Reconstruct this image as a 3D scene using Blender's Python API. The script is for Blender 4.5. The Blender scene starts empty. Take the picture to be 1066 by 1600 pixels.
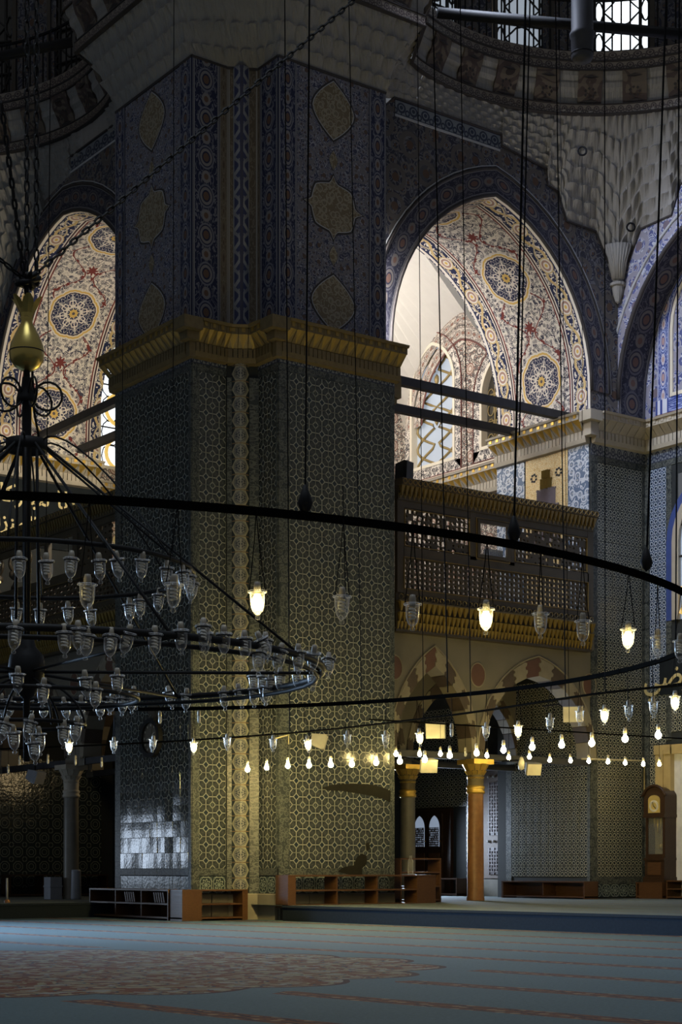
import bpy, bmesh, math, random
from math import sin, cos, pi, sqrt, radians, atan2, floor, exp
from mathutils import Vector, Matrix
random.seed(7)
SC = bpy.context.scene
COL = SC.collection

# ------------------------------------------------------------------ camera, exposure, world, big lights
FPX, CX, HY, EZ = 2620.0, 533.0, 1358.0, 0.812          # focal length in pixels of a 1066 x 1600 frame, eye height
FW, RT = (.5934, .8049), (.8049, -.5934)                # horizontal view axis and right axis
CAM = (-13.91, -22.05)
cd = bpy.data.cameras.new('camera'); cam = bpy.data.objects.new('camera', cd); COL.objects.link(cam)
cd.sensor_fit = 'HORIZONTAL'; cd.sensor_width = 36.0; cd.lens = FPX / 1066 * 36
cd.shift_y = (HY - 800) / 1066; cd.clip_end = 300
cam.matrix_world = Matrix(((RT[0], 0, -FW[0], CAM[0]), (RT[1], 0, -FW[1], CAM[1]), (0, 1, 0, EZ), (0, 0, 0, 1)))
SC.camera = cam
SC.view_settings.view_transform = 'Standard'; SC.view_settings.look = 'None'
SC.view_settings.gamma = 1; SC.view_settings.use_curve_mapping = False
SC.view_settings.exposure = 0.0
W = bpy.data.worlds.new('world'); SC.world = W; W.use_nodes = True
W.node_tree.nodes['Background'].inputs[0].default_value = (.86, .91, 1.0, 1)
W.node_tree.nodes['Background'].inputs[1].default_value = 0.115

def area(name, loc, target, sx, sy, power, color, spread=180):
    l = bpy.data.lights.new(name, 'AREA'); l.shape = 'RECTANGLE'; l.size = sx; l.size_y = sy
    l.energy = power; l.color = color; l.spread = radians(spread)
    o = bpy.data.objects.new(name, l); COL.objects.link(o); o.location = loc
    o.rotation_euler = (Vector(target) - Vector(loc)).to_track_quat('-Z', 'Z').to_euler()
    return o
DAY = (.66, .80, 1.0)
area('assumed_dome_daylight', (-9, -12, 22), (-9.3, -12.5, 0), 7, 7, 255, (.74, .86, 1.0), 75)             # assumed windows of the main dome overhead, beam narrowed onto the floor
area('assumed_court_door_daylight', (-9.6, 9.0, 2.7), (-5.2, -.6, .0), 2.0, 2.4, 900, (.48, .70, 1.0), 46)      # assumed open court door beyond the frame, lighting the floor
area('assumed_court_window_daylight', (-3.95, 9.3, 1.15), (0, 2.4, 1.0), .62, 1.25, 14, (.66, .80, 1.0), 120)     # assumed small court window further along, placed for glare on the pier
area('gallery_soffit_fill', (3.7, 2.3, 10.6), (9.0, 2.2, 11.0), 1.9, 3.2, 1080, (1.0, .97, .96), 150)   # unseen panel added behind the pier to brighten the right arch soffit
area('gallery_room_fill', (6.0, 6.6, 11.2), (9.5, 5.2, 10.8), 2.4, 2.6, 78, (1.0, .94, .88), 160)  # unseen panel added to brighten the side wall of the gallery room
area('corner_gallery_fill', (2.3, 3.7, 10.4), (2.2, 10.0, 11.2), 1.9, 3.0, 980, (1.0, .86, .62), 150)  # unseen warm panel added to brighten the left arch jamb and soffit
area('right_wall_fill', (2.6, -1.7, 16.2), (10.3, -3.2, 8.4), 1.6, 1.6, 250, (.72, .80, 1.0), 70)  # unseen bluish panel added above the pier to light the right wall
pl_ = bpy.data.lights.new('assumed_aisle_lamp', 'POINT'); pl_.energy = 26; pl_.color = (1, .74, .38); pl_.shadow_soft_size = .06
plo = bpy.data.objects.new('assumed_aisle_lamp', pl_); COL.objects.link(plo); plo.location = (2.8, 6.5, 3.0)      # assumed lamp of the corner aisle, unseen behind the pier
area('assumed_side_door_daylight', (8.5, 6.3, 1.7), (7.2, 1.2, .2), 1.0, 1.2, 150, (.66, .80, 1.0), 110)  # assumed daylight from an unseen side door, put in for the aisle floor

# ------------------------------------------------------------------ pixel helpers (points on real planes of the building)
def ray(px, py):
    k = (px - CX) / FPX
    return FW[0] + RT[0]*k, FW[1] + RT[1]*k, (HY - py) / FPX
def at(px, py, t):
    r = ray(px, py); return Vector((CAM[0] + r[0]*t, CAM[1] + r[1]*t, EZ + r[2]*t))
def onx(px, py, X): return at(px, py, (X - CAM[0]) / ray(px, py)[0])
def ony(px, py, Y): return at(px, py, (Y - CAM[1]) / ray(px, py)[1])
def onz(px, py, Z): return at(px, py, (Z - EZ) / ray(px, py)[2])

# ------------------------------------------------------------------ node maths
class V:
    def __init__(s, g, k): s.g, s.k = g, k
    def __add__(s, o): return s.g.m('ADD', s, o)
    __radd__ = __add__
    def __mul__(s, o): return s.g.m('MULTIPLY', s, o)
    __rmul__ = __mul__
    def __sub__(s, o): return s.g.m('SUBTRACT', s, o)
    def __rsub__(s, o): return s.g.m('SUBTRACT', o, s)
    def __truediv__(s, o): return s.g.m('DIVIDE', s, o)
    def __lt__(s, o): return s.g.m('LESS_THAN', s, o)
    def __gt__(s, o): return s.g.m('GREATER_THAN', s, o)
    def __mod__(s, o): return s.g.m('FLOORED_MODULO', s, o)
    def __abs__(s): return s.g.m('ABSOLUTE', s)
    def __neg__(s): return s.g.m('MULTIPLY', s, -1)
class G:
    def __init__(s, name):
        s.mat = bpy.data.materials.new(name); s.mat.use_nodes = True
        s.t = s.mat.node_tree; s.t.nodes.clear(); s._uv = None; s._pos = None
    def n(s, t, **kw):
        x = s.t.nodes.new(t)
        for k, v in kw.items(): setattr(x, k, v)
        return x
    def put(s, inp, v):
        if isinstance(v, V): s.t.links.new(v.k, inp)
        elif isinstance(v, tuple) and inp.type == 'RGBA': inp.default_value = (*v[:3], 1)
        else: inp.default_value = v
    def m(s, op, *a):
        x = s.n('ShaderNodeMath', operation=op)
        for i, v in enumerate(a): s.put(x.inputs[i], v)
        return V(s, x.outputs[0])
    def mx(s, a, b): return s.m('MAXIMUM', a, b)
    def mn(s, a, b): return s.m('MINIMUM', a, b)
    def sq(s, a): return s.m('SQRT', a)
    def sn(s, a): return s.m('SINE', a)
    def fr(s, a): return s.m('FRACT', a)
    def rd(s, a): return s.m('ROUND', a)
    def near(s, a, c, w): return abs(a - c) < w
    def hyp(s, x, y): return s.sq(x*x + y*y)
    def uv(s):
        if not s._uv:
            a = s.n('ShaderNodeUVMap'); b = s.n('ShaderNodeSeparateXYZ'); s.t.links.new(a.outputs[0], b.inputs[0])
            s._uv = V(s, b.outputs[0]), V(s, b.outputs[1])
        return s._uv
    def pos(s):
        if not s._pos:
            a = s.n('ShaderNodeNewGeometry'); b = s.n('ShaderNodeSeparateXYZ'); s.t.links.new(a.outputs['Position'], b.inputs[0])
            s._pos = V(s, b.outputs[0]), V(s, b.outputs[1]), V(s, b.outputs[2])
        return s._pos
    def vec(s, x, y, z=0.0):
        a = s.n('ShaderNodeCombineXYZ'); s.put(a.inputs[0], x); s.put(a.inputs[1], y); s.put(a.inputs[2], z); return V(s, a.outputs[0])
    def noise(s, v, sc, det=2.0, dist=0.0):
        a = s.n('ShaderNodeTexNoise'); s.put(a.inputs['Vector'], v); a.inputs['Scale'].default_value = sc
        a.inputs['Detail'].default_value = det; a.inputs['Distortion'].default_value = dist; return V(s, a.outputs[0])
    def vor(s, v, sc, rnd=1.0, feat='F1'):
        a = s.n('ShaderNodeTexVoronoi', feature=feat, voronoi_dimensions='2D'); s.put(a.inputs['Vector'], v)
        a.inputs['Scale'].default_value = sc; a.inputs['Randomness'].default_value = rnd
        return V(s, a.outputs['Distance'])
    def mix(s, f, a, b):
        x = s.n('ShaderNodeMix', data_type='RGBA'); s.put(x.inputs[0], f); s.put(x.inputs[6], a); s.put(x.inputs[7], b)
        return V(s, x.outputs[2])
    def lay(s, base, *pairs):
        for f, c in pairs: base = s.mix(f, base, c)
        return base
    def rnd(s):
        a = s.n('ShaderNodeObjectInfo'); return V(s, a.outputs['Random'])
    def done(s, color, rough=.5, bump=None, bs=.4, bd=.02, metal=0.0, spec=.5, emit=None, es=0.0):
        b = s.n('ShaderNodeBsdfPrincipled'); o = s.n('ShaderNodeOutputMaterial')
        s.put(b.inputs['Base Color'], color); s.put(b.inputs['Roughness'], rough); s.put(b.inputs['Metallic'], metal)
        b.inputs['Specular IOR Level'].default_value = spec
        if emit is not None: s.put(b.inputs['Emission Color'], emit); b.inputs['Emission Strength'].default_value = es
        if bump is not None:
            u = s.n('ShaderNodeBump'); u.inputs['Strength'].default_value = bs; u.inputs['Distance'].default_value = bd
            s.put(u.inputs['Height'], bump); s.t.links.new(u.outputs[0], b.inputs['Normal'])
        s.t.links.new(b.outputs[0], o.inputs[0]); return s.mat

def plain(name, c, rough=.5, metal=0.0, var=.25, sc=6.0, bump=0.0, spec=.5):
    g = G(name); p = g.vec(*g.pos()); n = g.noise(p, sc, 4)
    k = tuple(max(0, x*(1-var)) for x in c); l = tuple(x*(1+var) for x in c)
    return g.done(g.mix(n, k, l), rough, n if bump else None, bump or .1, .02, metal, spec)

def curls(g, v, sc, k=5.0, w=.13):                        # arabesque stems: level lines of a soft noise
    return abs(g.fr(g.noise(v, sc, 1.0, .9) * k) - .5) < w
def blooms(g, v, sc, r=.0):                              # little rosettes: (petal ring, heart)
    d = g.vor(v, sc, .75); return g.near(d, .30, .07), d < .12
# ---- tiles
def m_lattice():
    g = G('lattice_tile_glaze'); x, y = g.uv(); X = x*2; Y = y*2
    rx, ry = g.rd(X), g.rd(Y); fx, fy = abs(X-rx), abs(Y-ry)
    node = ((rx+ry) % 2.0) < .5; d1 = fx+fy
    grid = g.mx(fx < .055, fy < .055)
    ind = node * (d1 < .52); ring = node * (d1 < .52) * (d1 > .37)
    qa, qb = g.m('FLOOR', X), g.m('FLOOR', Y); par = ((qa+qb) % 2.0)*2.0 - 1.0
    px, py = (g.fr(X) - .5)*par, g.fr(Y) - .5
    al, ac = (px-py)*.7071, (px+py)*.7071; e = g.hyp(al/.50, ac/.33)
    lr = g.near(e, .80, .08); lh = e < .30
    n = g.noise(g.vec(*g.pos()), 5.0, 3)
    line = (.30, .305, .265)
    c = g.mix(n, (.017, .022, .025), (.031, .038, .041))
    c = g.lay(c, (lr, (.062, .070, .066)), (g.near(e, .48, .06), (.075, .083, .078)), (lh*(e < .2), (.085, .092, .085)), (grid, line), (ind, (.018, .028, .04)), (ring, line))
    n2 = g.noise(g.vec(*g.pos()), 24.0, 2)
    return g.done(c, .17, n2, .16, .010, spec=.55)
def m_ringtile(name='ring_tile_glaze', ground=(.030, .038, .042), line=(.40, .40, .33)):
    g = G(name); x, y = g.uv(); X = g.fr(x*2) - .5; Y = g.fr(y*2) - .5
    par = ((g.m('FLOOR', x*2) + g.m('FLOOR', y*2)) % 2.0)*2.0 - 1.0
    a, b = (X*par + Y)*.7071, (X*par - Y)*.7071; e = g.hyp(a/.40, b/.33)
    cx, cy = x-.5, y-.5; star = g.hyp(cx, cy) < .07
    ex, ey = g.rd(x)-x, g.rd(y)-y; dot = g.hyp(ex, ey) < .08; mid = g.mx(g.hyp(ex, cy) < .05, g.hyp(cx, ey) < .05)
    n = g.noise(g.vec(*g.pos()), 5.0, 3)
    c = g.mix(n, tuple(k*.75 for k in ground), tuple(k*1.35 for k in ground))
    c = g.lay(c, (g.near(e, .95, .17), line), (e < .42, (.02, .028, .034)), (star, line), (dot, tuple(k*.7 for k in line)), (mid, tuple(k*.8 for k in line)))
    return g.done(c, .25, g.noise(g.vec(*g.pos()), 22.0, 2), .25, .012, spec=.55)
def m_octtile():
    g = G('octagon_tile_glaze'); x, y = g.uv(); fx, fy = abs(g.rd(x)-x), abs(g.rd(y)-y); d = g.mx(abs(x-.5), abs(y-.5)); q = abs(x-.5)+abs(y-.5)
    oc = g.mx(d, q*.7071); k = g.mx(g.near(oc, .34, .025), g.mx(g.near(oc, .18, .02), g.near(g.hyp(fx, fy), .16, .03)))
    c = g.mix(k, (.022, .032, .034), (.17, .19, .16))
    return g.done(c, .2, g.noise(g.vec(*g.pos()), 16.0, 2), .5, .012, spec=.55)
def m_speckle(name, a, b, rough=.45, sc=26.0):
    g = G(name); p = g.vec(*g.pos()); q = g.pos(); v = g.vec(q[0]+q[1], q[2])
    k = curls(g, p, sc*.45, 4.0, .16); r, h = blooms(g, v, sc*.35)
    return g.done(g.lay(a, (k, b), (r, b), (h, tuple(i*.6 for i in b))), rough, g.noise(p, 20.0, 2), .2, .01)
def m_dado():
    g = G('dado_tile_glaze'); x, y = g.uv(); X, Y = abs(x-.5), abs(y-.5); r = g.hyp(x-.5, y-.5)
    a = g.m('ARCTAN2', x-.5, y-.5); lob = r - .06*g.sn(a*8.0)
    box = g.near(g.mx(X, Y) + g.mx(0.0, X+Y-.72)*.6, .43, .022)
    c = g.lay((.028, .042, .048), (g.near(lob, .27, .035), (.26, .30, .28)), (lob < .12, (.22, .26, .25)), (g.near(X+Y, .66, .03), (.20, .24, .23)), (box, (.27, .31, .29)))
    return g.done(c, .26, g.noise(g.vec(*g.pos()), 20.0, 2), .3, .012)
def m_medal():
    g = G('medallion_tile_glaze'); x, y = g.uv(); X, Y = abs(x-.5), abs(y-.5)
    ov = g.hyp(X/.37, Y/.54) + g.mx(0.0, Y-.2)*.6
    k = curls(g, g.vec(X, Y), 9.0, 3.0, .2)
    c = g.lay((.31, .30, .24), (ov < 1.0, (.03, .04, .06)), ((ov < .80)*k, (.27, .27, .25)), (g.near(ov, .90, .03), (.40, .40, .34)), ((X + Y*.42) > .50, (.03, .04, .05)), (g.near(Y, .5, .02), (.26, .19, .12)))
    return g.done(c, .25, g.noise(g.vec(*g.pos()), 20.0, 2), .25, .012)
def m_frieze(name, ground, dark):
    g = G(name); x, y = g.uv(); X = abs(g.fr(x) - .5); leaf = g.hyp(X/.36, (y-.56)/.40) + g.mx(0.0, y-.6)*.7
    X2 = abs(g.fr(x+.5) - .5); l2 = g.hyp(X2/.20, (y-.26)/.24); st = (X < .05)*(y < .3)
    c = g.lay(ground, (leaf < 1.0, dark), (leaf < .62, ground), (leaf < .38, dark), (l2 < 1.0, dark), (l2 < .5, ground), (st, dark), (y < .06, dark), (y > .96, dark))
    return g.done(c, .35)
# ---- paint
def m_stucco():
    g = G('grey_stucco'); x, y, z = g.pos(); n = g.noise(g.vec(x, y, z), 1.6, 4); f = g.noise(g.vec((x-y)*16, (x+y)*3, z*1.3), 1.0, 3)
    c = g.mix(n, (.25, .24, .225), (.33, .32, .305)); c = g.mix((f > .62)*.35, c, (.20, .19, .18))
    return g.done(c, .85, f, .8, .05, spec=.15)
def m_arabesque(name, ground, stem, bloom, heart, sc=1.0, rough=.75, extra=None):
    g = G(name); q = g.pos(); p = g.vec(*q); v = g.vec(q[0]-q[1]*1.0, q[2])
    k = curls(g, p, 4.2*sc, 6.0, .17); k2 = curls(g, p, 1.6*sc, 3.0, .05); r, h = blooms(g, v, 3.2*sc); r2, h2 = blooms(g, v, 1.3*sc)
    n = g.noise(p, .9, 2)
    gr = g.mix(n, tuple(i*.8 for i in ground), tuple(i*1.25 for i in ground))
    return g.done(g.lay(gr, (k, stem), (k2, tuple(i*.5 for i in stem)), (r, bloom), (h, heart), (r2, tuple(i*.8 for i in bloom)), (h2, heart)), rough, spec=.25)
def m_band(name, ground, lines, bloom, petal, heart, per=.62, rough=.7):
    """painted vertical or arched band: uv.x across (0..1), uv.y metres along"""
    g = G(name); x, y = g.uv(); X = abs(x-.5); t = g.fr(y/per) - .5; t2 = g.fr(y/per+.5) - .5
    og = g.hyp(X/.30, t/.34) + g.m('MULTIPLY', abs(t), .3); lf = g.hyp(X/.16, t2/.16)
    v = g.vec(x, y/per); k = curls(g, g.vec(X*2.2, y*2.2), 3.0, 4.0, .14)
    c = g.lay(ground, (k, petal), (og < 1.0, petal), (og < .84, ground), (g.near(og, .62, .12), bloom), (og < .36, heart), (lf < 1.0, bloom), (lf < .5, heart),
              (X > .40, ground), (g.near(X, .43, .018), lines), (g.near(X, .475, .010), lines))
    return g.done(c, rough, spec=.25)
def m_chevron():
    g = G('chevron_paint'); x, y = g.uv(); X = abs(x-.5); t = g.fr(y/.30); z = g.fr((y/.30) + X*1.1); z2 = g.fr((y/.30) - X*1.1)
    c = g.lay((.05, .06, .14), (z < .28, (.30, .31, .33)), ((z2 < .22), (.24, .25, .28)), ((X < .10), (.06, .06, .10)), (g.near(X, .16, .03)*(t < .5), (.3, .3, .3)), (X > .44, (.32, .33, .34)))
    return g.done(c, .7)
def m_soffit(name, base):
    """painted barrel: uv.x metres across the thickness from the front edge, uv.y metres along the curve, width 2.6"""
    g = G(name); x, y = g.uv(); w = 2.62; e = g.mn(x, w - x); v = g.vec(x, y)
    cream = base; navy = (.018, .026, .075); gold = (.62, .42, .12); red = (.17, .035, .03); ink = (.055, .055, .085)
    # field flowers and stems
    d = g.vor(v, 10.0, .85); kk = curls(g, v, 8.0, 3.0, .07); k2 = curls(g, v, 13.0, 2.0, .16)*(g.noise(v, 5.0, 1) > .52)
    c = g.lay(cream, (kk, ink), (k2, ink), (g.near(d, .30, .05), ink), (d < .14, ink))
    # red scrolling vine
    xm = x - w*.5; vine = abs(abs(xm) - .34 - .24*g.sn(y*5.98)); vk = g.noise(v, 9.0, 1)
    c = g.mix((vine < .016) + (vine < .06)*(vk > .585), c, red)
    per = 2.1; t = (g.fr((y - .95)/per + .5) - .5)*per; th = (g.fr((y - .95)/per) - .5)*per
    c = g.mix(g.hyp(xm, th) + .03*g.sn(g.m('ARCTAN2', xm, th)*8.0) < .10, c, red)
    # medallion
    a = g.m('ARCTAN2', xm, t); rr = g.hyp(xm, t); r = rr - .030*abs(g.sn(a*4.0)) - .008*abs(g.sn(a*16.0))
    fa = abs(g.fr(a*(8/6.28318)) - .5); fv = g.vec(rr*1.0, fa*rr*1.6); mk = curls(g, fv, 8.0, 3.0, .125); stem = fa*rr
    petal = g.near(g.hyp(rr - .24, stem*1.3 - .05), .055, .014)
    c = g.lay(c, (r < .545, cream), (r < .515, gold), (r < .475, cream), (r < .455, (.40, .30, .16)), (r < .445, navy), ((r < .425)*mk, cream), ((r < .42)*(stem < .012), cream), ((r < .42)*petal, cream), (g.near(rr, .155, .010), cream),
              (rr - .012*abs(g.sn(a*4.0)) < .085, gold), (rr < .032, (.10, .08, .09)))
    # borders
    b = e; by = g.fr(y/.85) - .5; bo = g.hyp((b-.24)/.15, by/.20); bk = curls(g, g.vec(b*1.4, y*1.4), 5.0, 4.0, .16)
    sc = g.near(b, .24 + .0, .0) ; sw = g.near(b - .24 - .10*g.sn(y*7.39), 0.0, .032)
    bc = g.lay(navy, (bk, cream), (sw, (.56, .42, .20)), (g.near(b - .24 + .10*g.sn(y*7.39), 0.0, .02), (.50, .42, .28)), (bo < 1.0, (.55, .42, .22)), (bo < .85, cream), (g.near(bo, .55, .13), (.35, .22, .18)), (bo < .22, gold))
    c = g.mix(b < .46, c, bc)
    c = g.lay(c, (g.near(b, .03, .03), cream), (g.near(b, .445, .015), cream), (g.near(b, .475, .018), (.05, .02, .03)), (g.near(b, .505, .014), cream), (g.near(b, .535, .015), red), (g.near(b, .075, .012), navy))
    return g.done(c, .7, spec=.2)
def m_inner(name):
    g = G(name); q = g.pos(); p = g.vec(*q); v = g.vec(q[0]+q[1], q[2])
    ink = (.10, .085, .08); k = curls(g, p, 4.5, 4.0, .10)
    sx, sy = g.fr((q[0]+q[1])/.62) - .5, g.fr(q[2]/.62) - .5; r = g.hyp(sx, sy); sx2, sy2 = g.fr((q[0]+q[1])/.62 + .5) - .5, g.fr(q[2]/.62+.5) - .5; r2 = g.hyp(sx2, sy2)
    d = g.vor(v, 8.0, .7)
    c = g.lay((.60, .54, .46), (curls(g, p, 9.0, 3.0, .15), (.20, .16, .13)), (k, ink), (g.near(d, .33, .08), ink), (d < .14, (.20, .09, .07)), (r < .20, (.56, .49, .42)), (g.near(r, .18, .022), (.22, .12, .09)), (g.near(r, .10, .03), (.30, .20, .15)), (r2 < .15, (.54, .48, .41)), (g.near(r2, .13, .022), ink), (r2 < .05, (.2, .16, .15)))
    return g.done(c, .75, spec=.2)
def m_carpet(name, plainc, edge_only=False):
    g = G(name); x, y, z = g.pos(); A = radians(6.5)
    s = x*cos(A) + y*sin(A); l = y*cos(A) - x*sin(A)
    n = g.noise(g.vec(s*2, l*9), 9.0, 4); n2 = g.noise(g.vec(s, l), 1.2, 3)
    nf = g.noise(g.vec(s*1.5, l), 38.0, 3)
    c = g.mix(n*.5 + nf*.5, tuple(i*.45 for i in plainc), tuple(i*1.6 for i in plainc)); c = g.mix(n2*.35, c, tuple(i*.7 for i in plainc))
    t = abs(g.fr((s - STR0)/STRP + .5) - .5)*STRP
    zig = abs(g.fr(l/.42) - .5)*.14; st = g.near(t, 0.0, .125) ; fl = g.vor(g.vec(s, l), 7.0, .8)
    sc = g.lay((.135, .066, .046), (fl < .22, (.21, .15, .10)), (abs(t - zig - .03) < .02, (.05, .04, .05)), (g.near(fl, .42, .06), (.09, .05, .05)))
    stripe = st
    if not edge_only:
        dx, dy = x - MED[0], y - MED[1]; r = g.hyp(dx, dy); a = g.m('ARCTAN2', dx, dy)
        lob = r - .26*abs(g.sn(a*8.0)) - .10*g.sn(a*4.0)
        stripe = st * (lob > 3.25)
        mk = curls(g, g.vec(x, y), 2.6, 6.0, .14); mf = g.vor(g.vec(x, y), 3.0, .9)
        mc = g.lay((.105, .042, .033), (mk, (.165, .145, .095)), (g.noise(g.vec(x*1.2, y*1.2), 3.0, 4) > .56, (.15, .115, .085)), (mf < .16, (.20, .17, .12)), (g.near(mf, .30, .03), (.04, .05, .07)), (g.noise(g.vec(x, y), 6.0, 3) > .60, (.17, .17, .16)))
        c = g.lay(c, (stripe, sc), (lob < 2.86, (.05, .03, .035)), (lob < 2.80, mc))
    else:
        c = g.mix(stripe*.35, c, sc)
    return g.done(c, .92, n, .5, .01, spec=.12)
STRP = 1.36; STR0 = -5.0; MED = (-7.6, -9.6)
def m_wood(name, a, b, rough=.35, sc=1.0):
    g = G(name); x, y, z = g.pos(); n = g.noise(g.vec((x+y)*.9*sc, z*9*sc, x*3), 3.0, 4, .6); k = g.fr(n*7)
    return g.done(g.mix(k, a, b), rough, n, .15, .01, spec=.45)
def m_glass(name, tint=(1, 1, 1), body=.045):
    g = G(name); tr = g.n('ShaderNodeBsdfTransparent'); tr.inputs[0].default_value = (*tint, 1)
    gl = g.n('ShaderNodeBsdfGlossy'); gl.inputs['Roughness'].default_value = .22; gl.inputs[0].default_value = (.95, .97, 1, 1)
    df = g.n('ShaderNodeBsdfDiffuse'); df.inputs[0].default_value = (.95, .97, 1, 1)
    lw = g.n('ShaderNodeLayerWeight'); lw.inputs[0].default_value = .35
    m0 = g.n('ShaderNodeMixShader'); m1 = g.n('ShaderNodeMixShader'); o = g.n('ShaderNodeOutputMaterial')
    f = V(g, lw.outputs['Facing']); ff = g.m('POWER', f, 1.6)*1.0 + body
    g.put(m1.inputs[0], ff); g.put(m0.inputs[0], .6)
    g.t.links.new(gl.outputs[0], m0.inputs[1]); g.t.links.new(df.outputs[0], m0.inputs[2])
    g.t.links.new(tr.outputs[0], m1.inputs[1]); g.t.links.new(m0.outputs[0], m1.inputs[2]); g.t.links.new(m1.outputs[0], o.inputs[0])
    return g.mat
def m_emit(name, c, s):
    g = G(name); return g.done(c, .4, emit=c, es=s)
def m_pane(name, c, s):                                    # daylit window glass
    g = G(name); n = g.noise(g.vec(*g.pos()), 1.6, 4); k = g.mix(n, tuple(i*.72 for i in c), tuple(min(1.2, i*1.15) for i in c))
    return g.done((.25, .27, .3), .25, emit=k, es=s)

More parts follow.
